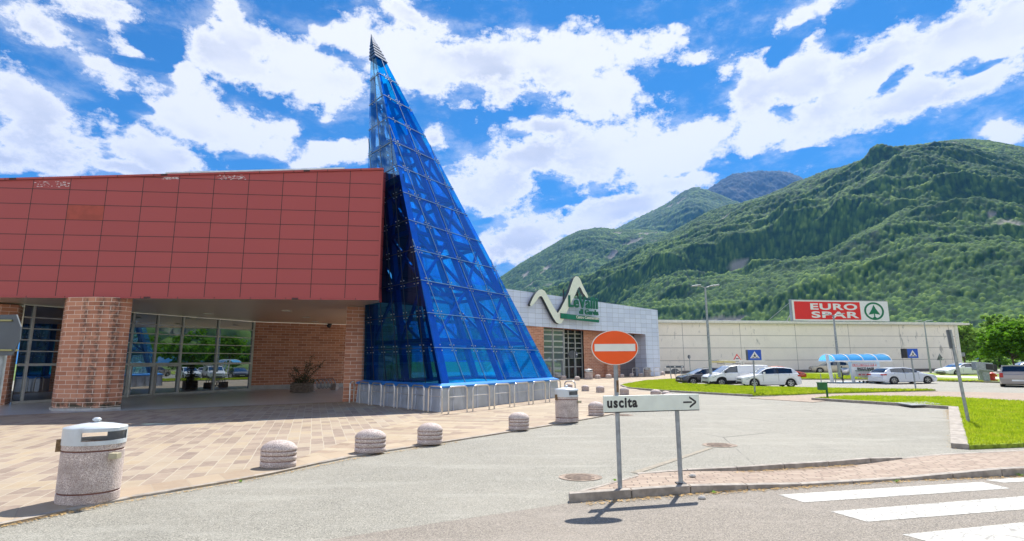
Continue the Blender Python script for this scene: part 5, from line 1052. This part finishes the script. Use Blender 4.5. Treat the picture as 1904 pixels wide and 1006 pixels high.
# ---------------------------------------------------------------- cars
mat_tyre = M('tyre_rubber', (.018,.018,.02), .85); mat_rim = M('alloy_rim', (.50,.51,.52), .3, .8); mat_lens = glass_front('headlight_glass', (.8,.85,.9), (.5,.52,.55), .3); mat_tail = M('tail_light_red', (.40,.01,.008), .2, coat=.6)
mat_plate = M('number_plate', (.72,.74,.74), .4); mat_under = M('underbody', (.01,.01,.01), .9)
def carpaint(name, col, metal=0.0): 
    m, nt, p = newmat(name); p.inputs['Base Color'].default_value = (*col, 1); p.inputs['Metallic'].default_value = metal; p.inputs['Roughness'].default_value = .32; p.inputs['Coat Weight'].default_value = .9; p.inputs['Coat Roughness'].default_value = .03; return m
def interp(tab, x): return float(np.interp(x, [a[0] for a in tab], [a[1] for a in tab]))
KINDS = {
 'hatch': dict(L=4.0, wf=.78, wr=3.25, W=.85, r=.31, hood=[(0,.52),(.03,.66),(.25,.76),(.7,.86),(1.05,.93),(1.5,.97),(3.3,1.02),(3.75,1.0),(3.93,.86),(4.0,.62)], roof=[(1.0,.93),(1.35,1.17),(1.72,1.38),(2.2,1.455),(2.9,1.45),(3.4,1.38),(3.66,1.22),(3.86,1.0)], cab=(1.0,3.86), side=(1.35,3.42), ws=1.9, rwn=3.36),
 'long_hatch': dict(L=4.26, wf=.85, wr=3.47, W=.87, r=.33, hood=[(0,.50),(.03,.64),(.3,.78),(.8,.87),(1.15,.93),(1.6,.97),(3.6,1.02),(4.0,1.0),(4.18,.86),(4.26,.60)], roof=[(1.1,.93),(1.5,1.17),(1.95,1.39),(2.4,1.455),(3.2,1.44),(3.65,1.36),(3.93,1.2),(4.1,1.0)], cab=(1.1,4.1), side=(1.5,3.62), ws=2.1, rwn=3.62),
 'saloon': dict(L=4.6, wf=.95, wr=3.70, W=.88, r=.32, hood=[(0,.48),(.03,.60),(.3,.72),(.9,.86),(1.3,.93),(1.7,.96),(3.5,1.0),(4.1,1.02),(4.5,.95),(4.6,.62)], roof=[(1.15,.93),(1.65,1.2),(2.1,1.40),(2.6,1.46),(3.2,1.40),(3.7,1.22),(4.15,1.03)], cab=(1.15,4.15), side=(1.6,3.75), ws=2.2, rwn=3.35),
 'mpv': dict(L=4.1, wf=.82, wr=3.38, W=.86, r=.32, hood=[(0,.50),(.03,.66),(.2,.80),(.6,.92),(.95,1.0),(1.5,1.0),(3.4,.98),(4.0,.95),(4.07,.88),(4.1,.60)], roof=[(.85,.98),(1.3,1.25),(1.75,1.5),(2.3,1.60),(3.3,1.58),(3.80,1.53),(3.94,1.25),(4.04,.98)], cab=(.85,4.04), side=(1.35,3.76), ws=1.9, rwn=3.60),
 'suv': dict(L=4.3, wf=.85, wr=3.52, W=.91, r=.37, hood=[(0,.60),(.03,.82),(.2,.98),(.9,1.06),(1.3,1.10),(1.7,1.12),(3.8,1.16),(4.1,1.12),(4.22,.95),(4.3,.70)], roof=[(1.2,1.08),(1.55,1.35),(1.95,1.60),(2.4,1.69),(3.5,1.66),(3.85,1.56),(4.03,1.36),(4.15,1.14)], cab=(1.2,4.15), side=(1.6,3.85), ws=2.05, rwn=3.82),
 'van': dict(L=4.6, wf=.88, wr=3.65, W=.90, r=.33, hood=[(0,.55),(.03,.78),(.25,.96),(.7,1.08),(.95,1.14),(1.3,1.18),(2.4,1.20),(4.5,1.2),(4.6,.7)], roof=[(.8,1.12),(1.2,1.42),(1.65,1.76),(2.1,1.84),(4.2,1.84),(4.5,1.80),(4.57,1.3)], cab=(.8,4.57), side=(1.15,2.15), ws=1.75, rwn=9),
}
def make_car(name, label, kind, paint, fx, fy, rx_, ry, hz, flip=False, yaw=None, sy=1.1, cat='car', lower=None, group='cars parked in the car park', plate_txt=None):
    K = KINDS[kind]; f = gnd(fx, fy) if ry is not None else Vector((fx, fy, 0)); r = gnd(rx_, ry) if ry is not None else Vector((rx_[0], rx_[1], 0)); v = Vector((r.x-f.x, r.y-f.y)); sx = v.length/(K['wr']-K['wf']); ang = math.atan2(v.y, v.x)
    Hm = max(z for _, z in K['roof']); szs = hz/Hm
    near = 1 if v.x > 0 else -1          # the wheels seen are on the local -y side when the car points left
    side = -1 if v.x > 0 else 1
    c = Vector((f.x, f.y, 0)); loc = c - Vector((v.x, v.y, 0)).normalized()*K['wf']*sx + (Vector((-v.y, v.x, 0)) if v.x > 0 else Vector((v.y, -v.x, 0))).normalized()*K['W']*sy
    t = thing(name, loc, label, cat, group, ang); t.scale = (sx, sy, szs)
    L, Wd, rr = K['L'], K['W'], K['r']; xs = sorted(set([round(x, 3) for x in np.linspace(0, L, 70)] + [x for x, _ in K['hood']] + [K['cab'][0], K['cab'][1], K['side'][0], K['side'][1]])); sec = []
    for x in xs:
        zs = interp(K['hood'], x); cab = K['cab'][0] < x < K['cab'][1]; zr = interp(K['roof'], x) if cab else zs + .015
        zr = max(zr, zs + .012); plan = 1 - .16*max(0, 1 - x/.55)**2 - .10*max(0, 1 - (L-x)/.4)**2; w = Wd*plan
        zb = .20 if .12 < x < L-.12 else .26
        zc = zb
        for xw in (K['wf'], K['wr']):
            d = abs(x - xw)
            if d < rr + .05: zc = max(zc, math.sqrt((rr+.05)**2 - d*d) + rr*.98)
        tum = .73 if kind != 'van' else .84; frac = min(1, max(0, (zr-zs)/.42)); wr = w*(.90*(1-frac) + tum*frac)
        zm = zc + (zs - zc)*.55
        sec.append([(x,0,zb),(x,w*.80,zb if zc == zb else zc),(x,w*.97,zc),(x,w,zc+(zs-zc)*.3),(x,w*.995,zm),(x,w*.965,zs-.03),(x,w*.93,zs),(x,wr+.006,zr-.05*frac-.002),(x,wr*.93,zr-.004),(x,wr*.5,zr+.012*(1-0)),(x,0,zr+.018)])
    n = len(sec[0]); body = MB(); wins = {'side': [], 'ws': [], 'rw': []}
    bands = {'body': MB(), 'lower': MB()}; side_m = {-1: MB(), 1: MB()}; ws_m = MB(); rw_m = MB()
    for i in range(len(xs)-1):
        xm = (xs[i]+xs[i+1])/2; cabz = interp(K['roof'], xm) if K['cab'][0] < xm < K['cab'][1] else 0; inws = K['cab'][0]+.06 < xm < K['ws']-.16; inrw = K['rwn'] < xm < K['cab'][1]-.05
        for s in (-1, 1):
            for j in range(n-1):
                q = [sec[i][j], sec[i+1][j], sec[i+1][j+1], sec[i][j+1]]; q = [(a, b*s, c_) for a, b, c_ in q]
                if s < 0: q = q[::-1]
                tgt = body
                if j == 6 and K['side'][0] < xm < K['side'][1]: tgt = side_m[s]
                elif j >= 8 and inws: tgt = ws_m
                elif j >= (7 if kind in ('mpv','suv','van') else 8) and inrw: tgt = rw_m
                elif lower and j <= 2: tgt = bands['lower']
                tgt.add(q, [(0,1,2,3)], smooth=True)
    for e_ in (0, -1):
        pts = [(a, b, c_) for a, b, c_ in sec[e_]] + [(a, -b, c_) for a, b, c_ in sec[e_][::-1]]; body.add(pts, [tuple(range(len(pts)))[::(1 if e_ == 0 else -1)]])
    bo = body.build('body', paint, t)
    if bands['lower'].v: bands['lower'].build('bumper_trim', lower, t)
    w1, w2 = K['side']; frame = MB()
    for s in (-1, 1): side_m[s].build('side_window', mat_cwin, t)
    if ws_m.v: ws_m.build('windscreen', mat_wscreen, t)
    if rw_m.v: rw_m.build('rear_window', mat_cwin, t)
    # door lines and handles, pillars, mirrors, lights, grille, plates
    def at(x, j, s): 
        i = min(range(len(xs)), key=lambda q: abs(xs[q]-x)); return Vector((sec[i][j][0], sec[i][j][1]*s, sec[i][j][2]))
    if kind != 'van':
        mid = (w1+w2)/2+.05
        for s in (-1, 1): m_ = MB(); m_.bar(at(mid,6,s)+Vector((0,.008*s,0)), at(mid,7,s)+Vector((0,.008*s,0)), .07,.012,(0,s,0)); m_.build('pillar', mat_black, t)
    ln = MB()
    for s in (-1, 1):
        for x in ((w1+.05, (w1+w2)/2+.05, w2-.25) if kind != 'van' else (w1, w2+.05, 3.1)):
            pz = [at(x, jj, s) for jj in (3,4,5)]; 
            if abs(x-K['wr']) < rr+.1 or abs(x-K['wf']) < rr+.1: pz = pz[1:]
            for a_, b_ in zip(pz, pz[1:]): ln.bar(a_+Vector((0,.004*s,0)), b_+Vector((0,.004*s,0)), .012,.006,(0,s,0))
    ln.build('door_seams', mat_black, t)
    for s in (-1, 1):
        for x in ((w1+w2)/2-.12, w2-.45):
            if kind == 'van' and x > w2: continue
            p_ = at(x,5,s); m_ = MB(); m_.obox(p_+Vector((0,.02*s,-.07)), (.09,0,0), (0,.015,0), (0,0,.014)); m_.build('door_handle', paint, t, bevel=.005)
        p_ = at(w1+.08,6,s); m_ = MB(); m_.obox(p_+Vector((0,.11*s,.07)), (.06,.01*s,0), (0,.10,0), (0,0,.065)); m_.build('mirror', paint if kind != 'van' else mat_black, t, bevel=.03)
        zl = interp(K['hood'], .22); m_ = MB(); m_.add([(.06,s*Wd*.55,zl-.20),(.045,s*Wd*.58,zl-.08),(.40,s*Wd*.965,zl-.03),(.50,s*Wd*.995,zl-.08),(.26,s*Wd*.97,zl-.20)], [(0,1,2,3,4) if s < 0 else (4,3,2,1,0)]); 
        hb = MB(); vs_ = [Vector(v_) for v_ in m_.v]; ex = Vector((-.025, .022*s, .0)); hb.add([v_+ex for v_ in vs_] + vs_, [tuple(range(5))[::(1 if s > 0 else -1)]] + [(k_, (k_+1)%5, 5+(k_+1)%5, 5+k_) for k_ in range(5)]); hb.build('headlight', mat_lens, t)
        zt_ = interp(K['hood'], L-.18); 
        if kind in ('mpv','van','suv'): m_ = MB(); m_.obox((L-.05, s*Wd*.84, zt_-.08), (.055,0,0), (0,.085,0), (0,0,.17)); m_.build('taillight', mat_tail, t, bevel=.02)
        else: m_ = MB(); m_.obox((L-.13, s*Wd*.80, zt_-.10), (.13,.0,0), (0,.17,0), (0,0,.06)); m_.build('taillight', mat_tail, t, bevel=.025)
    zg = interp(K['hood'], .05); m_ = MB(); m_.obox((-.004,0,zg-.10), (.015,0,0), (0,Wd*.50,0), (0,0,.035)); m_.build('grille', mat_black, t, bevel=.006)
    m_ = MB(); m_.obox((-.004,0,.33), (.02,0,0), (0,Wd*.60,0), (0,0,.06)); m_.build('lower_intake', mat_black, t, bevel=.006)
    m_ = MB(); m_.obox((-.025,0,.48), (.008,0,0), (0,.26,0), (0,0,.055)); m_.build('number_plate', mat_plate, t); m_ = MB(); m_.obox((L+.012,0,.60 if kind != 'mpv' else .50), (.01,0,0), (0,.27,0), (0,0,.06)); m_.build('number_plate', mat_plate, t)
    m_ = MB(); m_.box(.3,-Wd*.9,.16,L-.3,Wd*.9,.30); 
    for xw in (K['wf'], K['wr']): m_.box(xw-rr*.95,-Wd*.78,.2,xw+rr*.95,Wd*.78,rr*2.0)
    m_.build('underbody', mat_under, t)
    for xw in (K['wf'], K['wr']):
        for s in (-1, 1):
            w_ = MB(); pr2 = [(rr*.66,-.10),(rr*.93,-.105),(rr,-.07),(rr,.07),(rr*.93,.105),(rr*.66,.10),(rr*.62,.06)]
            vs_ = MB(); vs_.lathe([(a, b) for a, b in pr2], 28); w_.add([(xw + v_[0], s*(Wd-.105) + v_[2]*s, rr + v_[1]) for v_ in vs_.v], [f_[::(-1 if s > 0 else 1)] for f_ in vs_.f], smooth=True); ty = w_.build('wheel', mat_tyre, t)
            rm = MB(); yo = s*(Wd-.105) + s*.075
            for k_ in range(5):
                a_ = 2*math.pi*k_/5 + .3; d_ = Vector((math.cos(a_), 0, math.sin(a_))); e_ = Vector((-math.sin(a_), 0, math.cos(a_)))
                rm.obox(Vector((xw, yo, rr)) + d_*rr*.33, d_*rr*.30, (0,.012,0), e_*rr*.10)
            ring = MB(); ring.lathe([(rr*.58,-.02),(rr*.68,-.02),(rr*.68,.02),(rr*.58,.02)], 28); rm.add([(xw+v_[0], yo+v_[2], rr+v_[1]) for v_ in ring.v], ring.f, smooth=True); rm.build('rim', mat_rim, ty)
            bk_ = MB(); bk_.obox((xw, yo-s*.05, rr), (rr*.45,0,0), (0,.005,0), (0,0,rr*.45)); bk_.build('brake_disc', mat_dark, ty)
    return t, sec, xs, K
white = carpaint('white_car_paint', (.74,.75,.76)); silver = carpaint('silver_car_paint', (.42,.43,.44), .5); black = carpaint('black_blue_car_paint', (.012,.014,.028), .3); orange = carpaint('orange_red_car_paint', (.55,.06,.015)); beige = carpaint('champagne_car_paint', (.42,.37,.29), .5); taupe = carpaint('grey_brown_car_paint', (.30,.27,.25), .5); paleblue = carpaint('pale_white_blue_car_paint', (.62,.66,.72))
make_car('parked_car', 'white hatchback with front to the left, nearest of the parked row', 'hatch', white, 1404, 720.5, 1472, 720.5, 1.46, sy=1.15)
make_car('parked_car', 'black-blue compact people carrier at the left end of the parked row', 'mpv', black, 1290, 715.5, 1350, 715.0, 1.38, sy=1.1)
vt, vsec, vxs, vK = make_car('parked_van', 'white van with dark bumper and ladders on its roof', 'van', white, 1343, 718, 1412, 717.5, 1.60, cat='van', lower=mat_black, sy=1.1)
make_car('parked_car', 'orange-red car mostly hidden behind the white van and hatchback', 'saloon', orange, 1482.5, 704.5, 1428, 704.5, 1.33, sy=1.2)
make_car('parked_car', 'champagne and silver off-road car parked by the concrete wall', 'suv', beige, 1525.5, 693.5, 1570.5, 693.5, 1.70, sy=1.2)
make_car('parked_car', 'white hatchback seen from behind at its left, beside the trolley shelter', 'long_hatch', paleblue, 1727, 713.5, 1664.5, 714.5, 1.33, sy=.95)
make_car('parked_car', 'white saloon beyond the verge left of the metering cabinet', 'saloon', white, 1781, 698.5, 1826, 698.0, 1.50, sy=1.2)
make_car('parked_car', 'grey-brown estate car seen from behind at the right edge', 'mpv', taupe, 38.55, 40.35, (36.72, 38.42), None, 1.52, lower=beige, sy=1.15)
make_car('parked_car', 'silver car beyond, with only its windscreen showing above the grey-brown car', 'hatch', silver, 1893, 694, 1945, 694, 1.60, sy=1.2)
make_car('parked_car', 'grey car whose tail shows between the white saloon and the cabinet', 'long_hatch', silver, 1802, 694, 1840, 694, 1.45, sy=1.2)
# ladders on the van
lx0, lx1 = dep(1325, 672, 43.2), dep(1423, 677, 43.2)
def ladder(a, b, w, mat, label, th=.05):
    a, b = Vector(a), Vector(b); t = thing('ladder', a, label, 'ladder', 'ladders on the van roof'); d = (b-a).normalized(); y_ = Vector((0,1,0)); m_ = MB(); m_.bar(a, b, .045, th*2); m_.bar(a+y_*w, b+y_*w, .045, th*2); m_.build('rail', mat, t, world=True)
    m_ = MB(); n_ = int((b-a).length/.3)
    for i in range(1, n_): p_ = a + d*(i*.3); m_.tube([p_, p_+y_*w], .018, 6)
    m_.build('rung', mat, t, world=True)
rz_ = 1.72; ladder((dep(1326,676,43.2).x, 43.0, 1.86), (dep(1366,677,43.2).x, 43.0, 1.84), .45, M('yellow_fibreglass', (.62,.50,.14), .5), 'short yellow ladder at the front of the van roof')
ladder((dep(1337,675,43.6).x, 43.6, 1.98), (dep(1423,677,43.6).x, 43.6, 1.92), .45, mat_steel, 'long aluminium ladder lying along the van roof', .06)
rk = thing('roof_rack', (dep(1350,680,43.3).x, 43.3, 1.6), 'grey roof bars carrying ladders on the white van', 'roof rack')
for x_ in (1343, 1372, 1396): xx = dep(x_, 680, 43.3).x; m_ = MB(); m_.bar((xx,42.7,1.73),(xx,44.3,1.73),.05,.05); m_.bar((xx,42.8,1.58),(xx,42.8,1.86),.04,.04); m_.bar((xx,44.2,1.58),(xx,44.2,1.86),.04,.04); m_.build('crossbar', mat_steel, rk, world=True)

# ---------------------------------------------------------------- trees
def leaf_cloud(blobs, n, size, flat=.6):
    # leaf faces gathered in clumps on and in the crown's lobes
    P = []
    tot = sum(b[3]*b[4] for b in blobs)
    for (x, y, z, rx, rz) in blobs:
        nb = int(n * rx*rz/tot); ncl = max(6, nb // 45); 
        u = rng.normal(size=(ncl, 3)); u /= np.linalg.norm(u, axis=1)[:, None]; u *= rng.uniform(.55, 1.0, (ncl, 1))
        cc = u * (rx, rx, rz) + (x, y, z); q = np.repeat(cc, 45, 0) + rng.normal(size=(ncl*45, 3)) * (rx*.13, rx*.13, rz*.09); P.append(q)
    P = np.concatenate(P); n = len(P); a = rng.normal(size=(n, 3)); a[:, 2] *= flat; a /= np.linalg.norm(a, axis=1)[:, None]; b = np.cross(a, rng.normal(size=(n, 3))); b /= np.linalg.norm(b, axis=1)[:, None]
    s = size * rng.uniform(.6, 1.4, (n, 1)); V = np.stack([P - a*s, P + b*s*.6, P + a*s, P - b*s*.6], 1); return V.reshape(-1, 3)
def np_quads(name, V, mat, parent, loc):
    n = len(V)//4; me = bpy.data.meshes.new(name); me.vertices.add(4*n); me.vertices.foreach_set('co', (V - np.array(loc)).ravel()); me.loops.add(4*n); me.loops.foreach_set('vertex_index', np.arange(4*n, dtype=np.int32))
    me.polygons.add(n); me.polygons.foreach_set('loop_start', np.arange(0, 4*n, 4, dtype=np.int32)); me.polygons.foreach_set('loop_total', np.full(n, 4, np.int32)); me.update(calc_edges=True); me.materials.append(mat)
    o = bpy.data.objects.new(name, me); COL.objects.link(o); o.parent = parent; return o
def tree(x, y, h, w, label, mat, n=9000, size=.16, trunk=1.5, name='tree', lobes=11, spread=1.0):
    t = thing(name, (x, y, 0), label, 'tree'); m_ = MB(); tr = .06*h**.8*.45
    m_.tube([(x,y,0),(x+.05,y,trunk*.6),(x-.03,y,trunk*1.3),(x,y,h*.7)], [tr*1.3,tr,tr*.85,tr*.3], 10); blobs = []
    for i in range(lobes):
        a_ = 2.4*i; f_ = (i+.5)/lobes; zz = trunk + (h-trunk)*(.18 + .68*f_); rad = w*.62*math.sqrt(max(.05, 1-(2*f_-.75)**2*.55))*(.35+.65*random.random()); bx, by = x+math.cos(a_)*rad, y+math.sin(a_)*rad
        blobs.append((bx, by, zz, w*random.uniform(.34,.5), (h-trunk)*random.uniform(.14,.22))); m_.tube([(x,y,trunk+(zz-trunk)*.35),(bx*.7+x*.3,by*.7+y*.3,zz*.95),(bx,by,zz)], [tr*.5,tr*.3,tr*.1], 6)
    blobs.append((x, y, trunk+(h-trunk)*.55, w*.7, (h-trunk)*.32)); blobs.append((x, y, h-(h-trunk)*.18, w*.42, (h-trunk)*.16))
    m_.build('trunk', mat_bark, t, world=True); np_quads('crown', leaf_cloud(blobs, n, size), mat, t, (x, y, 0)); return t
b = dep(1878, 690, 72); tree(b.x+.6, 72, 6.9, 3.9, 'bright green broad spreading tree on the car park edge at the right', mat_leaf, 26000, .17, 1.5, lobes=16)
tree(dep(1792,660,108).x, 108, 9.5, 3.4, 'light green tree just right of the warehouse end', mat_leaf2, 9000, .22, 1.2)
tree(dep(1820,660,118).x, 118, 9.0, 4.6, 'pale green tree between the warehouse end and the broad tree', mat_leaf2, 10000, .24, 1.0)
tree(dep(1853,640,125).x, 125, 12.5, 3.6, 'tall pale tree with its top above the broad tree', mat_leaf2, 9000, .26, 2.0)
tree(dep(1895,640,120).x, 120, 11.5, 4.8, 'pale green tree behind the broad tree at the right edge', mat_leaf2, 9000, .26, 2.0)
tree(dep(1940,640,112).x, 112, 10.5, 5.2, 'green tree off to the right of the broad tree', mat_leaf, 7000, .26, 2.0)
for i, (xx, yy) in enumerate(((88,62),(98,44),(104,74),(92,88))): tree(xx, yy, 8.5+i*.4, 4.6, ['green car park tree right of the frame, nearest the lane','green car park tree right of the frame, farther right','green car park tree right of the frame, rearmost','green car park tree right of the frame near the verge end'][i], mat_leaf, 6000, .26, 2.0)
# low hedge mass behind the car park on the right
V = []
for i in range(26): V.append((84+i*3.4, 128+random.uniform(-4,4), 1.3, 2.6, 1.9))
hv = leaf_cloud(V, 26000, .3); hd = np_quads('hedge', hv, mat_leaf2, None, (0,0,0)); tag(hd, 'low green hedge line beyond the car park at the right', 'hedge', kind='stuff')

V = []
for i in range(64): V.append((random.uniform(138,170), -70 + i*3.1, random.uniform(4,7.5), random.uniform(4.5,7), random.uniform(3.5,6)))
wd0 = np_quads('wood', leaf_cloud(V, 60000, .55), mat_leaf, None, (0,0,0)); tag(wd0, 'dense green wood beyond the car park, off to the right', 'wood', kind='stuff')
# ---------------------------------------------------------------- mountains
def vnoise(x, y, seed=0):
    xi, yi = np.floor(x).astype(np.int64), np.floor(y).astype(np.int64); xf, yf = x-xi, y-yi; u, v = xf*xf*(3-2*xf), yf*yf*(3-2*yf)
    def hsh(a, b): h = (a*374761393 + b*668265263 + seed*1442695041) & 0xffffffff; h = ((h ^ (h >> 13))*1274126177) & 0xffffffff; return ((h ^ (h >> 16)) & 0xffff)/65535.0
    return (hsh(xi,yi)*(1-u)+hsh(xi+1,yi)*u)*(1-v) + (hsh(xi,yi+1)*(1-u)+hsh(xi+1,yi+1)*u)*v
def fbm(x, y, o=5, seed=0, ridged=False):
    s, a, t = 0, 1, 0
    for k in range(o):
        n_ = vnoise(x, y, seed+k)
        if ridged: n_ = 1 - np.abs(2*n_-1)
        s = s + a*n_; t += a; a *= .5; x, y = x*2.03+11.3, y*2.03+5.7
    return s/t
def worley(x, y, seed=0):
    xi, yi = np.floor(x).astype(np.int64), np.floor(y).astype(np.int64); best = np.full(x.shape, 9.0); bid = np.zeros(x.shape)
    for i in (-1,0,1):
        for j in (-1,0,1):
            a, b = xi+i, yi+j; h = (a*73856093 ^ b*19349663 ^ seed*83492791) & 0xffffffff; h = ((h ^ (h >> 13))*1274126177) & 0xffffffff; r1 = (h & 0xffff)/65535.0; r2 = ((h >> 12) & 0xffff)/65535.0; r3 = ((h >> 5) & 0xffff)/65535.0
            d = (a+r1-x)**2 + (b+r2-y)**2; m = d < best; best = np.where(m, d, best); bid = np.where(m, r3, bid)
    return np.sqrt(best), bid
def mountain_mat(name, rocky):
    m, nt, p = newmat(name); at_ = nd(nt, 'ShaderNodeAttribute'); at_.attribute_name = 'crown_tone'; at2 = nd(nt, 'ShaderNodeAttribute'); at2.attribute_name = 'rock'
    n1 = tnoise(nt, .004, 5, .6); n2 = tnoise(nt, .05, 4, .6)
    c = ramp(nt, at_.outputs['Fac'], [(0,(.006,.022,.012)),(.4,(.024,.064,.016)),(.7,(.066,.13,.024)),(1,(.15,.225,.04))])
    c = mixc(nt, sstep(nt, n1, .4, .65, 0, .5), c, (.018,.050,.018)); c = mixc(nt, sstep(nt, n2, .45, .7, 0, .4), c, (.085,.145,.028))
    if rocky: c = mixc(nt, .85, c, (.018,.032,.038))
    rk_ = mixc(nt, n2, (.16,.15,.13), (.34,.32,.28)); c = mixc(nt, at2.outputs['Fac'], c, rk_); nt.links.new(c, p.inputs['Base Color']); p.inputs['Roughness'].default_value = .9; p.inputs['Specular IOR Level'].default_value = .1
    return m
def mountain(name, label, ridge, d0, d1, cols, rows, px0, px1, cell, amp, spur, seed, rocky=False, tilt=.8, z0=0.0, azel=None):
    X = np.array([r[0] for r in ridge], float); Yp_ = np.array([r[1] for r in ridge], float); pxs = np.linspace(px0, px1, cols)
    ry_ = np.interp(pxs, X, Yp_); ry_ = np.convolve(np.pad(ry_, 6, mode='edge'), np.ones(13)/13, 'valid')
    F_, R__, U_ = np.array(_f), np.array(_r), np.array(_u); d = F_[None] + ((pxs-952)/FPX)[:, None]*R__ - ((ry_-503)/FPX)[:, None]*U_; az = np.arctan2(d[:, 0], d[:, 1]); te = d[:, 2]/np.hypot(d[:, 0], d[:, 1])*.985
    if azel: az = np.radians(np.linspace(azel[0], azel[1], cols)); te = np.tan(np.radians(np.interp(np.linspace(0, 1, cols), np.linspace(0, 1, len(azel[2])), azel[2])))
    T = np.linspace(0, 1.18, rows)[None]; D1 = d1*(1 + .06*np.sin(az*9+seed))[:, None]; Dm = d0 + (D1 - d0)*T; zr = 2 + D1*te[:, None]
    AZ = az[:, None] + 0*T; Xw, Yw = Dm*np.sin(AZ), Dm*np.cos(AZ)
    g = np.where(T <= 1, T**1.25*.42 + .58*np.sin(np.minimum(T,1)*math.pi/2)**1.6, 1 - (T-1)*2.6); Z = z0 + (zr - z0)*g
    q1 = (Xw*math.cos(tilt) + Yw*math.sin(tilt))/spur; q2 = (-Xw*math.sin(tilt) + Yw*math.cos(tilt))/(spur*2.6)
    rd = fbm(q1 + .35*fbm(q1*.7, q2*.7, 3, seed+9), q2, 4, seed, True); env = np.clip(T*2.2, 0, 1)*(1-1.0*np.clip((T-.50)/.46, 0, 1)**1.3); Z = Z + (rd - .62)*amp*env*(zr/ (zr.max()))**.5
    rd2 = fbm(q1*3.1+4, q2*2.2, 4, seed+31, True); Z = Z + (rd2 - .6)*amp*.20*env; Z = Z + (fbm(Xw/70, Yw/70, 4, seed+3) - .5)*amp*.12*env
    gx = np.gradient(Z, axis=0)/np.maximum(np.hypot(np.gradient(Xw, axis=0), np.gradient(Yw, axis=0)), .1)
    wd_, wid = worley(Xw/cell, Yw/cell, seed); wd2, wid2 = worley(Xw/(cell*2.3)+7, Yw/(cell*2.3), seed+1)
    bumpz = np.clip(1 - wd_*1.25, 0, 1)**.6*cell*.60*(.5+wid) + np.clip(1-wd2*1.2, 0, 1)*cell*.5; rock = np.clip((fbm(Xw/90+3, Yw/60, 5, seed+20) - .66)*14, 0, 1)*np.clip((rd < .60)*1.0, 0, 1)*np.clip(T*6, 0, 1)
    if rocky: rock = np.clip((fbm(Xw/160, Yw/90, 5, seed+20) - .55)*8, 0, 1)*.22
    Z = Z + bumpz*(1-rock)
    tone = np.clip((.60*wid + .35*wid2 + .35*fbm(Xw/120, Yw/120, 3, seed+5) - .12)*np.clip(1.35 - wd_*.9, .25, 1.1), 0, 1)
    n_ = cols*rows; V = np.stack([Xw, Yw, Z], 2).reshape(-1, 3); I = np.arange(n_).reshape(cols, rows); Q = np.stack([I[:-1, :-1], I[1:, :-1], I[1:, 1:], I[:-1, 1:]], 2).reshape(-1, 4)
    me = bpy.data.meshes.new(name); me.vertices.add(n_); me.vertices.foreach_set('co', V.ravel()); me.loops.add(Q.size); me.loops.foreach_set('vertex_index', Q.ravel().astype(np.int32)); k_ = len(Q)
    me.polygons.add(k_); me.polygons.foreach_set('loop_start', np.arange(0, 4*k_, 4, dtype=np.int32)); me.polygons.foreach_set('loop_total', np.full(k_, 4, np.int32)); me.polygons.foreach_set('use_smooth', np.ones(k_, bool)); me.update(calc_edges=True)
    for nm, arr in (('crown_tone', tone), ('rock', rock)): a_ = me.attributes.new(nm, 'FLOAT', 'POINT'); a_.data.foreach_set('value', arr.ravel().astype(np.float32))
    me.materials.append(mountain_mat(name + '_woods', rocky)); o = bpy.data.objects.new('mountain', me); COL.objects.link(o); return tag(o, label, kind='structure')
def zz(p): return (900 + p[0]/1.8964, 240 + p[1]/1.8964)
r1 = [(-400,640),(900,575),(1040,545)] + [zz(p) for p in ((370,545),(420,505),(520,450),(620,390),(720,340),(860,280),(1000,233),(1200,165),(1300,125),(1400,85),(1500,57),(1600,42),(1700,31),(1780,36),(1850,50),(1904,62))] + [(1960,285),(2100,330),(2400,380),(3200,460)]
r2 = [(-400,640),(700,600),(860,555)] + [zz(p) for p in ((60,520),(130,470),(200,430),(290,375),(345,350),(400,343),(470,350),(560,350),(640,358),(700,375),(900,430))] + [(1700,560),(3000,600)]
r3 = [(-400,660),(900,520)] + [zz(p) for p in ((380,400),(470,345),(560,300),(640,260),(700,215),(745,195),(800,213),(870,243),(930,262),(1000,290),(1200,340))] + [(1900,520),(3000,600)]
r4 = [(900,560),(1200,420)] + [zz(p) for p in ((740,230),(790,205),(850,165),(880,150),(920,147),(1000,139),(1040,140),(1090,150),(1150,180),(1200,205),(1300,260))] + [(2000,520)]
mountain('main_mountain', 'large wooded mountain rising at the right', r1, 850, 2500, 1250, 620, 930, 2500, 7.0, 330, 360, 4, tilt=1.05)
mountain('left_hill', 'wooded mountain shoulder at the left of the range', r2, 1900, 3300, 420, 260, 850, 1450, 10, 300, 430, 8, tilt=1.0)
mountain('middle_peak', 'pointed wooded peak between the shoulder and the main mountain', r3, 2900, 4300, 330, 200, 1050, 1600, 14, 330, 480, 12, tilt=.9)
mountain('far_peak', 'bare bluish rocky summit farthest away', r4, 4800, 6300, 320, 160, 1180, 1700, 24, 420, 520, 15, rocky=True, tilt=.7)
mountain('side_mountain', 'wooded mountain off to the right, mirrored in the window wall', r1, 900, 2400, 260, 120, 930, 2500, 30, 260, 300, 21, azel=(55, 125, [14,15,17,15,18,16,14,15]))
# thin even air between the camera and the mountains
m, nt, p = newmat('haze_air'); nt.nodes.remove(p); pv = nd(nt, 'ShaderNodeVolumePrincipled'); pv.inputs['Color'].default_value = (.12,.38,1,1); pv.inputs['Density'].default_value = .00005; pv.inputs['Anisotropy'].default_value = .2
nt.links.new(pv.outputs[0], nt.nodes['Material Output'].inputs['Volume']); mb = MB(); mb.box(-9100, -3100, -1.0, 9100, 9100, 2600); tag(mb.build('haze', m), kind='stuff')
